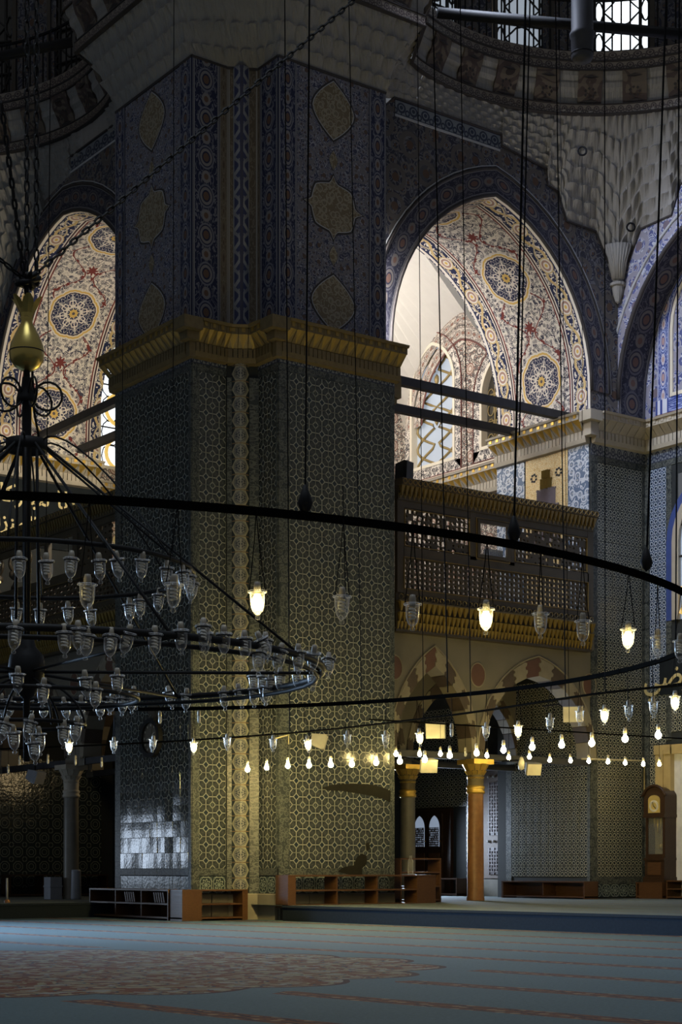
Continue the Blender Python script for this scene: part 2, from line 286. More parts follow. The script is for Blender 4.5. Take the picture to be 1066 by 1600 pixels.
M = dict(
 lattice=m_lattice(), ringtile=m_ringtile(), octtile=m_octtile(), dado=m_dado(), medal=m_medal(),
 bluetile=m_ringtile('blue_tile_glaze', (.05, .085, .16), (.50, .55, .62)),
 strip=m_speckle('speckled_border_glaze', (.024, .031, .034), (.105, .115, .107)),
 stain=plain('dark_patch_where_glaze_is_lost', (.016, .015, .012), .8, sc=14, spec=.15), mortar=plain('dark_mortar', (.016, .02, .022), .8),
 frieze=m_frieze('palmette_frieze_glaze', (.20, .22, .24), (.018, .028, .06)),
 navyfield=m_arabesque('pier_arabesque_paint', (.055, .060, .105), (.31, .315, .355), (.22, .21, .235), (.12, .085, .07), 2.5),
 wallfield=m_arabesque('arch_wall_paint', (.042, .043, .062), (.16, .16, .175), (.15, .135, .125), (.11, .07, .05), 1.2),
 bluefield=m_arabesque('blue_wall_paint', (.085, .10, .24), (.44, .46, .54), (.34, .33, .40), (.16, .13, .16), 1.1),
 flowerband=m_band('navy_flower_band_paint', (.022, .027, .066), (.27, .27, .28), (.22, .21, .22), (.17, .175, .215), (.14, .085, .06)),
 archband=m_band('arch_flower_band_paint', (.026, .027, .046), (.20, .195, .20), (.14, .125, .12), (.095, .093, .11), (.13, .075, .06), .8),
 brownband=m_band('brown_scroll_band_paint', (.13, .105, .075), (.30, .29, .27), (.17, .14, .10), (.20, .17, .13), (.10, .07, .05), .5),
 bluearch=m_band('blue_window_band_paint', (.045, .07, .26), (.62, .64, .72), (.55, .52, .58), (.36, .42, .66), (.45, .30, .28), .7),
 chevron=m_chevron(),
 brownmed=m_speckle('brown_medallion_paint', (.17, .13, .075), (.29, .255, .18), .7, 18.0),
 darkline=plain('dark_outline_paint', (.035, .03, .03), .7), paleline=plain('pale_outline_paint', (.42, .43, .45), .7),
 soffit=m_soffit('cream_soffit_paint', (.68, .64, .58)), inner=m_inner('cream_wall_paint'),
 white=plain('white_plaster', (.66, .63, .58), .8, var=.06), cream=plain('cream_paint', (.68, .62, .50), .7, var=.08),
 redline=plain('dark_red_paint', (.16, .06, .05), .7),
 lunband=m_band('lunette_band_paint', (.55, .49, .42), (.12, .07, .06), (.20, .15, .12), (.12, .10, .10), (.24, .11, .08), .42),
 blacklace=m_speckle('black_lace_band_paint', (.66, .60, .52), (.06, .055, .06), .7, 24.0),
 muq=m_stucco(),
 chain=m_frieze('interlace_band_paint', (.22, .19, .155), (.055, .04, .04)),
 blockpaint=m_speckle('brown_block_paint', (.13, .105, .08), (.07, .05, .045), .8, 5.0),
 stone=plain('pale_stone', (.21, .19, .15), .7, var=.3, sc=3.0, bump=.3), corst=plain('cornice_stone', (.40, .36, .29), .6, var=.2, sc=4.0),
 agedgold=plain('aged_gilding', (.28, .195, .05), .45, .3, var=.3, sc=9.0), gold=plain('gilding', (.78, .52, .12), .38, .75, var=.25, sc=9.0), dimgold=plain('dull_gilding', (.155, .118, .055), .5, .2, var=.35, sc=12.0),
 bronze=plain('old_gold', (.50, .38, .11), .3, .85, var=.25, sc=5.0),
 iron=plain('black_iron', (.010, .0105, .0115), .6, 0, spec=.18), rail=plain('worn_brass_rail', (.005, .005, .0048), .95, 0, spec=.0), rope=plain('dark_cable', (.007, .007, .008), .9, spec=.08),
 tie=plain('dark_tie_beam', (.035, .037, .045), .6, var=.5, sc=5.0),
 balwood=plain('gilt_brown_marble', (.055, .043, .027), .5, var=.35, sc=4.0), balline=plain('gilt_line', (.20, .14, .05), .5, .3),
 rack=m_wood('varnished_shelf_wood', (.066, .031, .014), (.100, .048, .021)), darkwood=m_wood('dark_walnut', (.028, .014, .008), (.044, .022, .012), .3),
 doorwood=m_wood('pale_carved_wood', (.105, .078, .062), (.14, .105, .088), .6), doorinlay=plain('purple_inlay', (.055, .04, .048), .45), doorstrip=plain('grey_strapwork', (.115, .092, .097), .5),
 carpet=m_carpet('teal_prayer_carpet', (.076, .113, .132)), carpet2=m_carpet('platform_carpet', (.10, .125, .13), True),
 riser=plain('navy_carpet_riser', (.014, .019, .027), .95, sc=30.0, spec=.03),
 marble=plain('brown_porphyry', (.25, .115, .042), .42, var=.4, sc=14.0), greymarble=plain('grey_marble', (.17, .16, .135), .4, var=.3, sc=8.0),
 vous_d=plain('dark_brown_voussoir', (.075, .055, .04), .6, var=.3), vous_l=plain('cream_voussoir', (.25, .22, .16), .6, var=.2), vous_r=plain('red_voussoir', (.12, .06, .042), .6, var=.2),
 stucco=plain('ochre_stucco', (.165, .15, .118), .75, var=.25, sc=2.0),
 glass=m_glass('clear_lamp_glass'), pane=m_glass('clear_case_glass', (.75, .78, .8), .03),
 socket=plain('cream_socket', (.34, .31, .25), .5), cfl=plain('unlit_white_bulb', (.62, .61, .56), .35), ringm=plain('tinned_ring', (.30, .29, .25), .3, .7),
 lit=m_emit('lit_bulb', (1.0, .77, .28), 45.0), litbare=m_emit('lit_bare_bulb', (1.0, .76, .27), 1050.0), litsmall=m_emit('lit_small_bulb', (1.0, .77, .28), 170.0),
 speaker=plain('ivory_plastic', (.25, .245, .215), .5), speakerb=plain('black_plastic', (.018, .018, .02), .45), greyplastic=plain('grey_plastic', (.26, .28, .32), .5),
 winlight=m_pane('daylit_glass', (.86, .93, 1.0), 1.9), windim=m_pane('shaded_daylit_glass', (.42, .50, .58), .42), winmid=m_pane('pale_daylit_glass', (.66, .76, .88), .45), windark=plain('dark_window_glass', (.05, .045, .035), .2),
 winroom=m_pane('door_light_glass', (.50, .62, .82), .42), amber=m_pane('amber_glass', (1.0, .62, .08), .8),
 lead=plain('window_lead', (.03, .028, .024), .6), olead=plain('gilt_tracery', (.30, .22, .09), .5, .3),
 goldtile=m_speckle('gold_mosaic', (.62, .42, .17), (.80, .66, .36), .5, 40.0), niche=plain('violet_grey_marble', (.24, .20, .22), .5),
 bluepanel=m_speckle('blue_scroll_tile', (.10, .16, .27), (.56, .62, .70), .3, 14.0),
 dial=plain('brass_dial', (.70, .55, .20), .35, .5), dialdark=plain('dark_dial', (.12, .10, .07), .4), dialpale=plain('pale_dial', (.55, .52, .42), .5),
 text=plain('gilt_lettering', (.60, .50, .24), .5, .2), textground=plain('dark_inscription_ground', (.014, .018, .022), .8, spec=.08),
 curtain=plain('pale_door_leaf', (.55, .56, .60), .7), jambstone=plain('ochre_marble', (.42, .33, .16), .45, var=.2), white2=plain('white_paint', (.6, .6, .6), .5), pipe=plain('cream_conduit', (.55, .48, .30), .5),
 bluetrim=plain('bright_blue_paint', (.04, .07, .24), .5),  # even blue paint of the alcove's arch border
)

# ------------------------------------------------------------------ mesh helpers
def wloc(o):
    v = Vector((0, 0, 0))
    while o: v += o.location; o = o.parent
    return v
class MB:
    def __init__(s): s.v, s.f, s.u, s.mi = [], [], [], []
    def face(s, pts, uv=None, m=0):
        i = len(s.v); s.v += [Vector(p) for p in pts]; s.f.append(tuple(range(i, i+len(pts)))); s.u.append(uv or [(0, 0)]*len(pts)); s.mi.append(m); return s
    def box(s, a, b, m=0, M4=None):
        x0, y0, z0 = a; x1, y1, z1 = b
        c = [Vector(p) for p in ((x0,y0,z0),(x1,y0,z0),(x1,y1,z0),(x0,y1,z0),(x0,y0,z1),(x1,y0,z1),(x1,y1,z1),(x0,y1,z1))]
        if M4: c = [M4 @ p for p in c]
        i = len(s.v); s.v += c
        for q in ((0,3,2,1),(4,5,6,7),(0,1,5,4),(1,2,6,5),(2,3,7,6),(3,0,4,7)):
            s.f.append(tuple(i+k for k in q)); s.u.append([(0,0),(1,0),(1,1),(0,1)]); s.mi.append(m)
        return s
    def poly_prism(s, pts, d, m=0):                         # pts: planar loop, d: extrusion vector
        n = len(pts); P = [Vector(p) for p in pts]; d = Vector(d); i = len(s.v); s.v += P + [p + d for p in P]
        s.f.append(tuple(i+k for k in range(n))); s.f.append(tuple(i+n+k for k in reversed(range(n))))
        s.u += [[(0, 0)]*n]*2; s.mi += [m, m]
        for k in range(n):
            l = (k+1) % n; s.f.append((i+k, i+n+k, i+n+l, i+l)); s.u.append([(0,0)]*4); s.mi.append(m)
        return s
    def tube(s, path, r, n=6, m=0, closed=False, cap=True):
        P = [Vector(p) for p in path]; N = len(P); i0 = len(s.v); R = r if isinstance(r, (list, tuple)) else [r]*N
        up = None
        for k in range(N):
            t = (P[(k+1) % N] - P[k-1]) if closed else (P[min(k+1, N-1)] - P[max(k-1, 0)])
            t.normalize()
            a = (up if up is not None else (Vector((0,0,1)) if abs(t.z) < .9 else Vector((1,0,0))))
            b = t.cross(a); b = b.normalized() if b.length > 1e-6 else Vector((1,0,0)); a = b.cross(t).normalized(); up = a
            for j in range(n):
                w = 2*pi*j/n; s.v.append(P[k] + (a*cos(w) + b*sin(w))*R[k])
        for k in range(N if closed else N-1):
            for j in range(n):
                a, b = i0+k*n+j, i0+k*n+(j+1) % n; l = (k+1) % N
                s.f.append((a, b, i0+l*n+(j+1) % n, i0+l*n+j)); s.u.append([(0,0)]*4); s.mi.append(m)
        if cap and not closed:
            for k in (0, N-1):
                q = tuple(i0+k*n+j for j in range(n)); s.f.append(q if k else q[::-1]); s.u.append([(0,0)]*n); s.mi.append(m)
        return s
    def lathe(s, prof, n=16, c=(0,0,0), m=0, a0=0, a1=2*pi):
        full = abs(a1-a0-2*pi) < 1e-6; i0 = len(s.v); K = n if full else n+1; cx, cy, cz = c
        for r, z in prof:
            for j in range(K):
                w = a0 + (a1-a0)*j/n; s.v.append(Vector((cx+r*cos(w), cy+r*sin(w), cz+z)))
        for k in range(len(prof)-1):
            for j in range(n):
                l = (j+1) % K; s.f.append((i0+k*K+j, i0+k*K+l, i0+(k+1)*K+l, i0+(k+1)*K+j)); s.mi.append(m)
                s.u.append([(j/n, k), ((j+1)/n, k), ((j+1)/n, k+1), (j/n, k+1)])
        return s
    def ribbon(s, A, B, uvA=None, uvB=None, m=0):            # quads between two polylines
        for k in range(len(A)-1):
            s.face((A[k], A[k+1], B[k+1], B[k]), (uvA[k], uvA[k+1], uvB[k+1], uvB[k]) if uvA else None, m)
        return s
    def build(s, name, mat, parent=None, smooth=False, kind=None, merge=False):
        me = bpy.data.meshes.new(name); off = wloc(parent) if parent else Vector((0,0,0))
        me.from_pydata([v - off for v in s.v], [], s.f)
        if me.polygons:
            ul = me.uv_layers.new(name='UVMap'); k = 0; buf = [0.0]*(len(me.loops)*2)
            for pl, uv in zip(me.polygons, s.u):
                for j, li in enumerate(pl.loop_indices): buf[2*li], buf[2*li+1] = uv[j]
            ul.data.foreach_set('uv', buf)
            me.polygons.foreach_set('material_index', s.mi)
            if smooth: me.polygons.foreach_set('use_smooth', [True]*len(me.polygons))
        if merge:
            b = bmesh.new(); b.from_mesh(me); bmesh.ops.remove_doubles(b, verts=b.verts, dist=1e-4); b.to_mesh(me); b.free()
        for x in (mat if isinstance(mat, (list, tuple)) else [mat]): me.materials.append(x)
        o = bpy.data.objects.new(name, me); COL.objects.link(o)
        if parent: o.parent = parent
        if kind: o['kind'] = kind
        return o
def empty(name, loc=(0,0,0)):
    o = bpy.data.objects.new(name, None); COL.objects.link(o); o.location = loc; o.empty_display_size = .1; return o
def tag(o, label, cat, group=None):
    o['label'] = label; o['category'] = cat
    if group: o['group'] = group
    return o
def struct(o): o['kind'] = 'structure'; return o
def copy_tree(o, parent=None):
    c = o.copy(); COL.objects.link(c); c.parent = parent
    for ch in o.children: copy_tree(ch, c)
    return c
def inst(proto, parent, loc, rot=None, sc=None):             # one more piece sharing mesh data
    o = bpy.data.objects.new(proto.name.split('.')[0], proto) if isinstance(proto, bpy.types.Mesh) else proto.copy()
    COL.objects.link(o); o.parent = parent; o.location = Vector(loc) - (wloc(parent) if parent else Vector((0,0,0)))
    if rot: o.rotation_euler = rot
    if sc: o.scale = sc
    return o
def mesh_only(mb, name, mat, smooth=False, merge=False):
    o = mb.build(name, mat, smooth=smooth, merge=merge); me = o.data; bpy.data.objects.remove(o); me.name = name; return me
ORD = 'first second third fourth fifth sixth seventh eighth ninth tenth eleventh twelfth thirteenth fourteenth fifteenth sixteenth seventeenth eighteenth nineteenth twentieth twenty-first twenty-second twenty-third twenty-fourth twenty-fifth'.split()

# the two sides of the pier mirror each other: u runs along the face away from the pier corner, v goes in behind it
def P(s, u, v, z): return Vector((u, v, z)) if s == 'R' else Vector((v, u, z))
ROT = {'R': (pi/2, 0, 0), 'L': (pi/2, 0, -pi/2)}              # local x right, local z towards the nave
FLOOR2 = .24
# ------------------------------------------------------------------ pieces that repeat
def tile_mesh(name, mat, w, h, d=.010):
    b = MB(); e = .004; X = (-w/2+e, 0, w/2-e); Y = (-h/2+e, 0, h/2-e); i = 0
    for a in range(2):
        for c in range(2):
            q = [(X[a], Y[c]), (X[a+1], Y[c]), (X[a+1], Y[c+1]), (X[a], Y[c+1])]
            b.face([(x, y, d + (.0022 if abs(x)+abs(y) < 1e-6 else (.001 if x*y == 0 else 0))) for x, y in q], [(x/w+.5, y/h+.5) for x, y in q])
    x0, y0 = w/2-e, h/2-e; o = w/2-.0015; p = h/2-.0015
    for q in (((-x0,-y0),(x0,-y0),(o,-p),(-o,-p)), ((x0,-y0),(x0,y0),(o,p),(o,-p)), ((x0,y0),(-x0,y0),(-o,p),(o,p)), ((-x0,y0),(-x0,-y0),(-o,-p),(-o,p))):
        b.face([(q[0][0],q[0][1],d),(q[1][0],q[1][1],d),(q[2][0],q[2][1],0),(q[3][0],q[3][1],0)], [(q[0][0]/w+.5,q[0][1]/h+.5),(q[1][0]/w+.5,q[1][1]/h+.5)]*2)
    return mesh_only(b, name, mat, merge=False)
T = dict(lattice=tile_mesh('tile', M['lattice'], .254, .2558), ring=tile_mesh('tile', M['ringtile'], .214, .214), oct=tile_mesh('tile', M['octtile'], .30, .30),
         blue=tile_mesh('tile', M['bluetile'], .214, .214), dado=tile_mesh('dado_tile', M['dado'], .26, .31))
def tilefield(side, par, mesh, u0, u1, nc, z0, nr, h, v, mw, mh, jit=.007, left=False):
    if side == 'L' and v == 0.0: jit = .030
    w = (u1-u0)/nc
    for i in range(nc):
        for j in range(nr):
            r = ROT[side]
            inst(mesh, par, P(side, u0+w*(i+.5), v, z0+h*(j+.5)), (r[0]+random.gauss(0, jit*.5), r[1], r[2]+random.gauss(0, jit)), (w/mw, h/mh, 1))
def strip(side, par, u0, u1, z0, z1, v, mat, n=None, name='border_tile', th=.012):
    """a run of separate border tiles, upright or lying"""
    b = MB(); up = (z1-z0) > (u1-u0); L = (z1-z0) if up else (u1-u0); n = n or max(1, round(L/.26)); g = .002
    for k in range(n):
        a, c = k*L/n+g, (k+1)*L/n-g
        q = (u0+g, z0+a, u1-g, z0+c) if up else (u0+a, z0+g, u0+c, z1-g)
        d = v-th-random.uniform(0, .004)
        b.face([P(side,q[0],d,q[1]),P(side,q[2],d,q[1]),P(side,q[2],d,q[3]),P(side,q[0],d,q[3])], [(0,0),(1,0),(1,1),(0,1)])
        for (ua,za),(ub,zb) in (((q[0],q[1]),(q[2],q[1])),((q[2],q[1]),(q[2],q[3])),((q[2],q[3]),(q[0],q[3])),((q[0],q[3]),(q[0],q[1]))):
            b.face([P(side,ua,d,za),P(side,ub,d,zb),P(side,ub,v,zb),P(side,ua,v,za)])
    return b.build(name, mat, par, kind='stuff')
def panel(side, par, name, u0, u1, z0, z1, v, mat, th=.012, uvw=None, length=None):
    b = MB(); d = v-th; L = (z1-z0)
    uv = [(0,0),(1,0),(1,L),(0,L)] if uvw is None else uvw
    b.face([P(side,u0,d,z0),P(side,u1,d,z0),P(side,u1,d,z1),P(side,u0,d,z1)], uv)
    for (ua,za),(ub,zb) in (((u0,z0),(u1,z0)),((u1,z0),(u1,z1)),((u1,z1),(u0,z1)),((u0,z1),(u0,z0))):
        b.face([P(side,ua,d,za),P(side,ub,d,zb),P(side,ub,v,zb),P(side,ua,v,za)], [(0,0),(.01,0),(.01,.01),(0,.01)])
    return b.build(name, mat, par)
def friezestrip(side, par, u0, u1, z0, z1, v, mat, per=.17, name='palmette_frieze'):
    n = (u1-u0)/per
    return panel(side, par, name, u0, u1, z0, z1, v, mat, uvw=[(0,0),(n,0),(n,1),(0,1)])
# corbelled cornice, one block of it: square head, hanging wedge, fluted foot
def cornice_block(w, gold, stone):
    b = MB(); h = w/2
    b.box((-h*.96, -.30, .30), (h*.96, 0, .43)); b.box((-h*.35, -.312, .335), (h*.35, -.30, .40), 1)
    for sgn in (-1, 1): b.face([(sgn*h*.95, -.28, .30), (0, -.10, .12), (0, -.30, .30)] if sgn < 0 else [(0, -.30, .30), (0, -.10, .12), (sgn*h*.95, -.28, .30)], None, 1)
    b.face([(-h*.95, -.28, .30), (-h*.95, -.10, .12), (0, -.10, .12)], None, 0); b.face([(h*.95, -.28, .30), (0, -.10, .12), (h*.95, -.10, .12)], None, 0)
    for k in (-1, 1): b.box((k*h*.5-h*.42, -.12, -.02), (k*h*.5+h*.42, 0, .12)); 
    b.face([(-h, -.07, .12), (h, -.07, .12), (h, -.06, .30), (-h, -.06, .30)], None, 0)
    return mesh_only(b, 'cornice_block', [stone, gold])
CB = {'near': cornice_block(.17, M['agedgold'], M['dimgold']), 'jamb': cornice_block(.20, M['gold'], M['corst']), 'far': cornice_block(.20, M['corst'], M['corst'])}
def cornice(par, a, b, kind='near', z=9.05, per=None, sl=.0):
    a, b = Vector((*a, 0)), Vector((*b, 0)); d = b-a; L = d.length; per = per or (.17 if kind == 'near' else .20); n = max(1, round(L/per)); ang = atan2(d.y, d.x)
    for k in range(n):
        p = a + d*((k+.5)/n); inst(CB[kind], par, (p.x, p.y, z), (0, 0, ang), (L/n/(.17 if kind == 'near' else .20), 1, 1))
    q = MB(); nrm = Vector((d.y, -d.x, 0)).normalized(); e = d.normalized()*sl
    A, B = a - e, b + e
    q.poly_prism([A+Vector((0,0,z+.40)), A+nrm*.34+Vector((0,0,z+.40)), A+nrm*.36+Vector((0,0,z+.44)), A+Vector((0,0,z+.44))], B-A)
    q.poly_prism([A+Vector((0,0,z-.12)), A+nrm*.10+Vector((0,0,z-.10)), A+nrm*.12+Vector((0,0,z-.02)), A+Vector((0,0,z-.02))], B-A)
    q.build('cornice_moulding', M['dimgold'] if kind == 'near' else M['corst'], par)
# pointed arch outline in its own plane: list of (u, z)
def arch(uc, half, zs, apex, n=14):
    r = apex - zs; R = (r*r + half*half)/(2*half); k = R - half; a1 = atan2(r, k); pts = []
    for i in range(n+1):
        a = a1*i/n; pts.append((uc + (R*cos(a) - k), zs + R*sin(a)))
    L = [(2*uc - u, z) for u, z in pts]
    return L + pts[::-1][1:]                                   # left springing -> apex -> right springing
def arch_off(uc, half, zs, apex, d, n=14):
    r = apex - zs; R = (r*r + half*half)/(2*half); k = R - half; R2 = R + d; top = sqrt(R2*R2 - k*k); a1 = atan2(top, k); pts = []
    for i in range(n+1):
        a = a1*i/n; pts.append((uc + R2*cos(a) - k, zs + R2*sin(a)))
    return [(2*uc-u, z) for u, z in pts] + pts[::-1][1:]
from mathutils.geometry import tessellate_polygon
def flat(side, loops, v, name, mat, par=None, th=None):
    """plane at depth v bounded by the first loop with the others cut out (loops of (u, z))"""
    P3 = [[Vector((u, z, 0)) for u, z in l] for l in loops]; T3 = tessellate_polygon(P3); allp = [p for l in P3 for p in l]
    b = MB()
    for t in T3: b.face([P(side, allp[i].x, v, allp[i].y) for i in t], [(allp[i].x, allp[i].y) for i in t])
    if th:
        for l in loops:
            for k in range(len(l)):
                (ua,za),(ub,zb) = l[k], l[(k+1) % len(l)]; b.face([P(side,ua,v,za),P(side,ub,v,zb),P(side,ub,v+th,zb),P(side,ua,v+th,za)])
    return b.build(name, mat, par)
def arch_ribbon(side, inner, outer, v, name, mat, par, th=.02, x0=0.0, x1=1.0):
    b = MB(); s = 0; S = [0]
    for k in range(1, len(outer)): S.append(S[-1] + sqrt((outer[k][0]-outer[k-1][0])**2 + (outer[k][1]-outer[k-1][1])**2))
    A = [P(side, u, v-th, z) for u, z in inner]; B = [P(side, u, v-th, z) for u, z in outer]
    b.ribbon(A, B, [(x0, t) for t in S], [(x1, t) for t in S])
    b.ribbon([P(side,u,v,z) for u,z in outer], B); b.ribbon([P(side,u,v,z) for u,z in inner], A)
    return b.build(name, mat, par)
def arch_tube(side, pts, v, r, name, mat, par, n=6): return MB().tube([P(side,u,v,z) for u,z in pts], r, n).build(name, mat, par, True)

# ------------------------------------------------------------------ floors
def ground(name, pts, z, mat, th=.3):
    b = MB(); b.poly_prism([(x, y, z-th) for x, y in pts], (0,0,th)); return struct(b.build(name, mat))
ground('floor', [(-26,-24),(14,-24),(14,14),(-26,14)], 0, M['carpet'], .3)
pl = [(.95,-.35),(1.12,-3.2),(1.45,-7.5),(1.95,-13.5),(14,-13.5),(14,14),(.95,14)]
b = MB(); b.poly_prism([(x, y, FLOOR2) for x, y in pl], (0,0,.004)); fl = struct(b.build('floor', M['carpet2']))
b = MB()
for k in range(3):
    a, c = pl[k], pl[k+1]; b.face([(a[0],a[1],0),(c[0],c[1],0),(c[0],c[1],FLOOR2),(a[0],a[1],FLOOR2)]); b.face([(a[0]-.02,a[1],FLOOR2-.03),(c[0]-.02,c[1],FLOOR2-.03),(c[0]-.005,c[1],FLOOR2+.006),(a[0]-.005,a[1],FLOOR2+.006)])
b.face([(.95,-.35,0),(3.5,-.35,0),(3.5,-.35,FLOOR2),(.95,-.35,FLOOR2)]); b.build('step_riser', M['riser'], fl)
pl2 = [(-9,3.27),(.95,3.27),(.95,14),(-9,14)]
b = MB(); b.poly_prism([(x, y, FLOOR2) for x, y in pl2], (0,0,.004)); fl2 = struct(b.build('floor', M['carpet2']))
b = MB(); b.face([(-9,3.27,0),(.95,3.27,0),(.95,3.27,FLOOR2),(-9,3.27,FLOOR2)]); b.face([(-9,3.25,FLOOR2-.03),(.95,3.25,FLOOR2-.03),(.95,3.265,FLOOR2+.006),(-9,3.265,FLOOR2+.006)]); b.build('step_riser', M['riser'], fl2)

# ------------------------------------------------------------------ the great pier: tiled shaft
ZT = 8.75
def pier_side(side, name, u0, u1, fu0, fu1, nc):
    w = struct(flat(side, [[(u0,0),(u1,0),(u1,9.2),(u0,9.2)]], 0.0, name, M['mortar']))
    tilefield(side, w, T['lattice'], fu0, fu1, nc, .82, 31, .2558, 0.0, .254, .2558)
    strip(side, w, u0, fu0, .42, ZT, 0, M['strip']); strip(side, w, fu1, u1, .42, ZT, 0, M['strip'])
    strip(side, w, fu0, fu1, .71, .82, 0, M['strip']); strip(side, w, u0, u1, ZT, 8.87, 0, M['strip'])
    n = round((fu1-fu0)/.26)
    for k in range(n): inst(T['dado'], w, P(side, fu0+(fu1-fu0)*(k+.5)/n, 0, .56), ROT[side], ((fu1-fu0)/n/.26, .9, 1))
    friezestrip(side, w, u0, u1, 8.87, 9.10, 0, M['frieze'])
    return w
wR = pier_side('R', 'wall_pier_right', 1.106, 3.45, 1.32, 3.35, 8)
wL = pier_side('L', 'wall_pier_left', .815, 3.31, .90, 3.12, 9)
for nm_, pts_ in (('stain', [(503,1231),(520,1226),(552,1224),(583,1226),(600,1231),(611,1236),(610,1254),(598,1248),(583,1244),(560,1240),(535,1236),(512,1235)]),
               ('stain', [(528,1362),(535,1356),(545,1353),(553,1352),(556,1343),(560,1337),(567,1334),(573,1337),(574,1346),(571,1353),(566,1356),(566,1367),(548,1367)]), ('stain', [(571,1318),(577,1316),(579,1326),(573,1330)])):
    MB().poly_prism([ony(x, y, -.016) for x, y in pts_], (0,.002,0)).build(nm_, M['stain'], wR)
# the notch in the corner: two narrow faces and the medallion roll on the chamfer
wA = struct(flat('R', [[(0,0),(.66,0),(.66,9.2),(0,9.2)]], .815, 'wall_notch_front', M['mortar']))
tilefield('R', wA, T['lattice'], .13, .63, 2, .82, 31, .2558, .815, .254, .2558)
strip('R', wA, 0, .13, .42, ZT, .815, M['strip']); strip('R', wA, .0, .64, .71, .82, .815, M['strip']); strip('R', wA, 0, .64, ZT, 8.87, .815, M['strip']); friezestrip('R', wA, 0, .64, 8.87, 9.10, .815, M['frieze'])
for k in range(2): inst(T['dado'], wA, (.13+.25*(k+.5), .815, .56), ROT['R'], (.95, .9, 1))
wB = struct(flat('L', [[(0,0),(.60,0),(.60,9.2),(0,9.2)]], 1.106, 'wall_notch_side', M['mortar']))
tilefield('L', wB, T['lattice'], .05, .54, 2, .82, 31, .2558, 1.106, .254, .2558)
strip('L', wB, -.0, .05, .42, ZT, 1.106, M['strip']); strip('L', wB, .0, .54, .71, .82, 1.106, M['strip']); strip('L', wB, 0, .58, ZT, 8.87, 1.106, M['strip']); friezestrip('L', wB, 0, .58, 8.87, 9.10, 1.106, M['frieze'])
for k in range(2): inst(T['dado'], wB, (1.106, .05+.25*(k+.5), .56), ROT['L'], (.93, .9, 1))
# chamfer between (.66,.815) and (1.106,.58), roll standing on it
ca, cb = Vector((.66,.815,0)), Vector((1.106,.56,0)); cdir = (cb-ca).normalized(); cn = Vector((cdir.y, -cdir.x, 0)); cang = atan2(cdir.y, cdir.x)
b = MB(); b.face([ca, cb, cb+Vector((0,0,9.2)), ca+Vector((0,0,9.2))]); wC = struct(b.build('wall_notch_roll', M['mortar']))
CL = (cb-ca).length
def roll_piece(w, h, mat, name, bulge=.09):
    q = MB(); n = 6; pts = [(-w/2 + w*k/n, -bulge*sin(pi*k/n)-.012) for k in range(n+1)]; e = .003
    for k in range(n): q.face([(pts[k][0],pts[k][1],e),(pts[k+1][0],pts[k+1][1],e),(pts[k+1][0],pts[k+1][1],h-e),(pts[k][0],pts[k][1],h-e)], [(k/n,0),((k+1)/n,0),((k+1)/n,1),(k/n,1)])
    for z, sgn in ((e, 1), (h-e, -1)): q.face([(x, y, z) for x, y in (pts if sgn > 0 else pts[::-1])])
    return mesh_only(q, name, mat, True)
rp = roll_piece(.28, .25, M['medal'], 'medallion_tile')
for k in range(35):
    p = ca + cdir*(CL*.42); inst(rp, wC, (p.x, p.y, .42+.25*k), (0,0,cang))
for t0, t1, off in ((.0,.15,.0),(.70,1.0,.02)):
    q = MB()
    for k in range(32):
        z0, z1 = .42+.26*k+.002, .42+.26*(k+1)-.002; a, c = ca+cdir*(CL*t0)+cn*(.02+off), ca+cdir*(CL*t1)+cn*(.02+off)
        q.poly_prism([a+Vector((0,0,z0)), c+Vector((0,0,z0)), c+Vector((0,0,z1)), a+Vector((0,0,z1))], -cn*.03)
    q.build('border_tile', M['strip'], wC, kind='stuff')
# stone plinth blocks under the tiles
pb = MB()
def plinth(a, c, n, out, z1=.42):
    a, c = Vector((*a,0)), Vector((*c,0)); d = (c-a)/n; nn = Vector((d.y,-d.x,0)).normalized()
    for k in range(n):
        q = MB(); A = a+d*k+d.normalized()*.006; B = a+d*(k+1)-d.normalized()*.006; o = out+random.uniform(0,.012)
        q.poly_prism([A-nn*.1, A+nn*o, A+nn*(o+.0), A+nn*o+Vector((0,0,z1-.02)), A+nn*(o-.02)+Vector((0,0,z1)), A-nn*.1+Vector((0,0,z1))], B-A)
        q.build('plinth_stone', M['stone'], wC)
plinth((0,3.31),(0,.815),4,.03); plinth((0,.79),(.66,.79),2,.03); plinth((.66,.79),(1.08,.55),1,.05); plinth((1.08,.55),(1.08,0),1,.03); plinth((1.106,0),(3.45,0),4,.03)
# return side of the pier towards the arch
b = MB(); b.face([(3.45,0,0),(3.45,.9,0),(3.45,.9,9.2),(3.45,0,9.2)]); b.face([(3.45,.868,0),(3.45,3.4,0),(3.45,3.4,13.8),(3.45,.868,13.8)]); b.face([(0,3.31,0),(.9,3.31,0),(.9,3.31,9.2),(0,3.31,9.2)]); b.face([(.868,3.31,0),(3.4,3.31,0),(3.4,3.31,13.8),(.868,3.31,13.8)]); struct(b.build('wall_pier_back', M['mortar']))
b = MB()
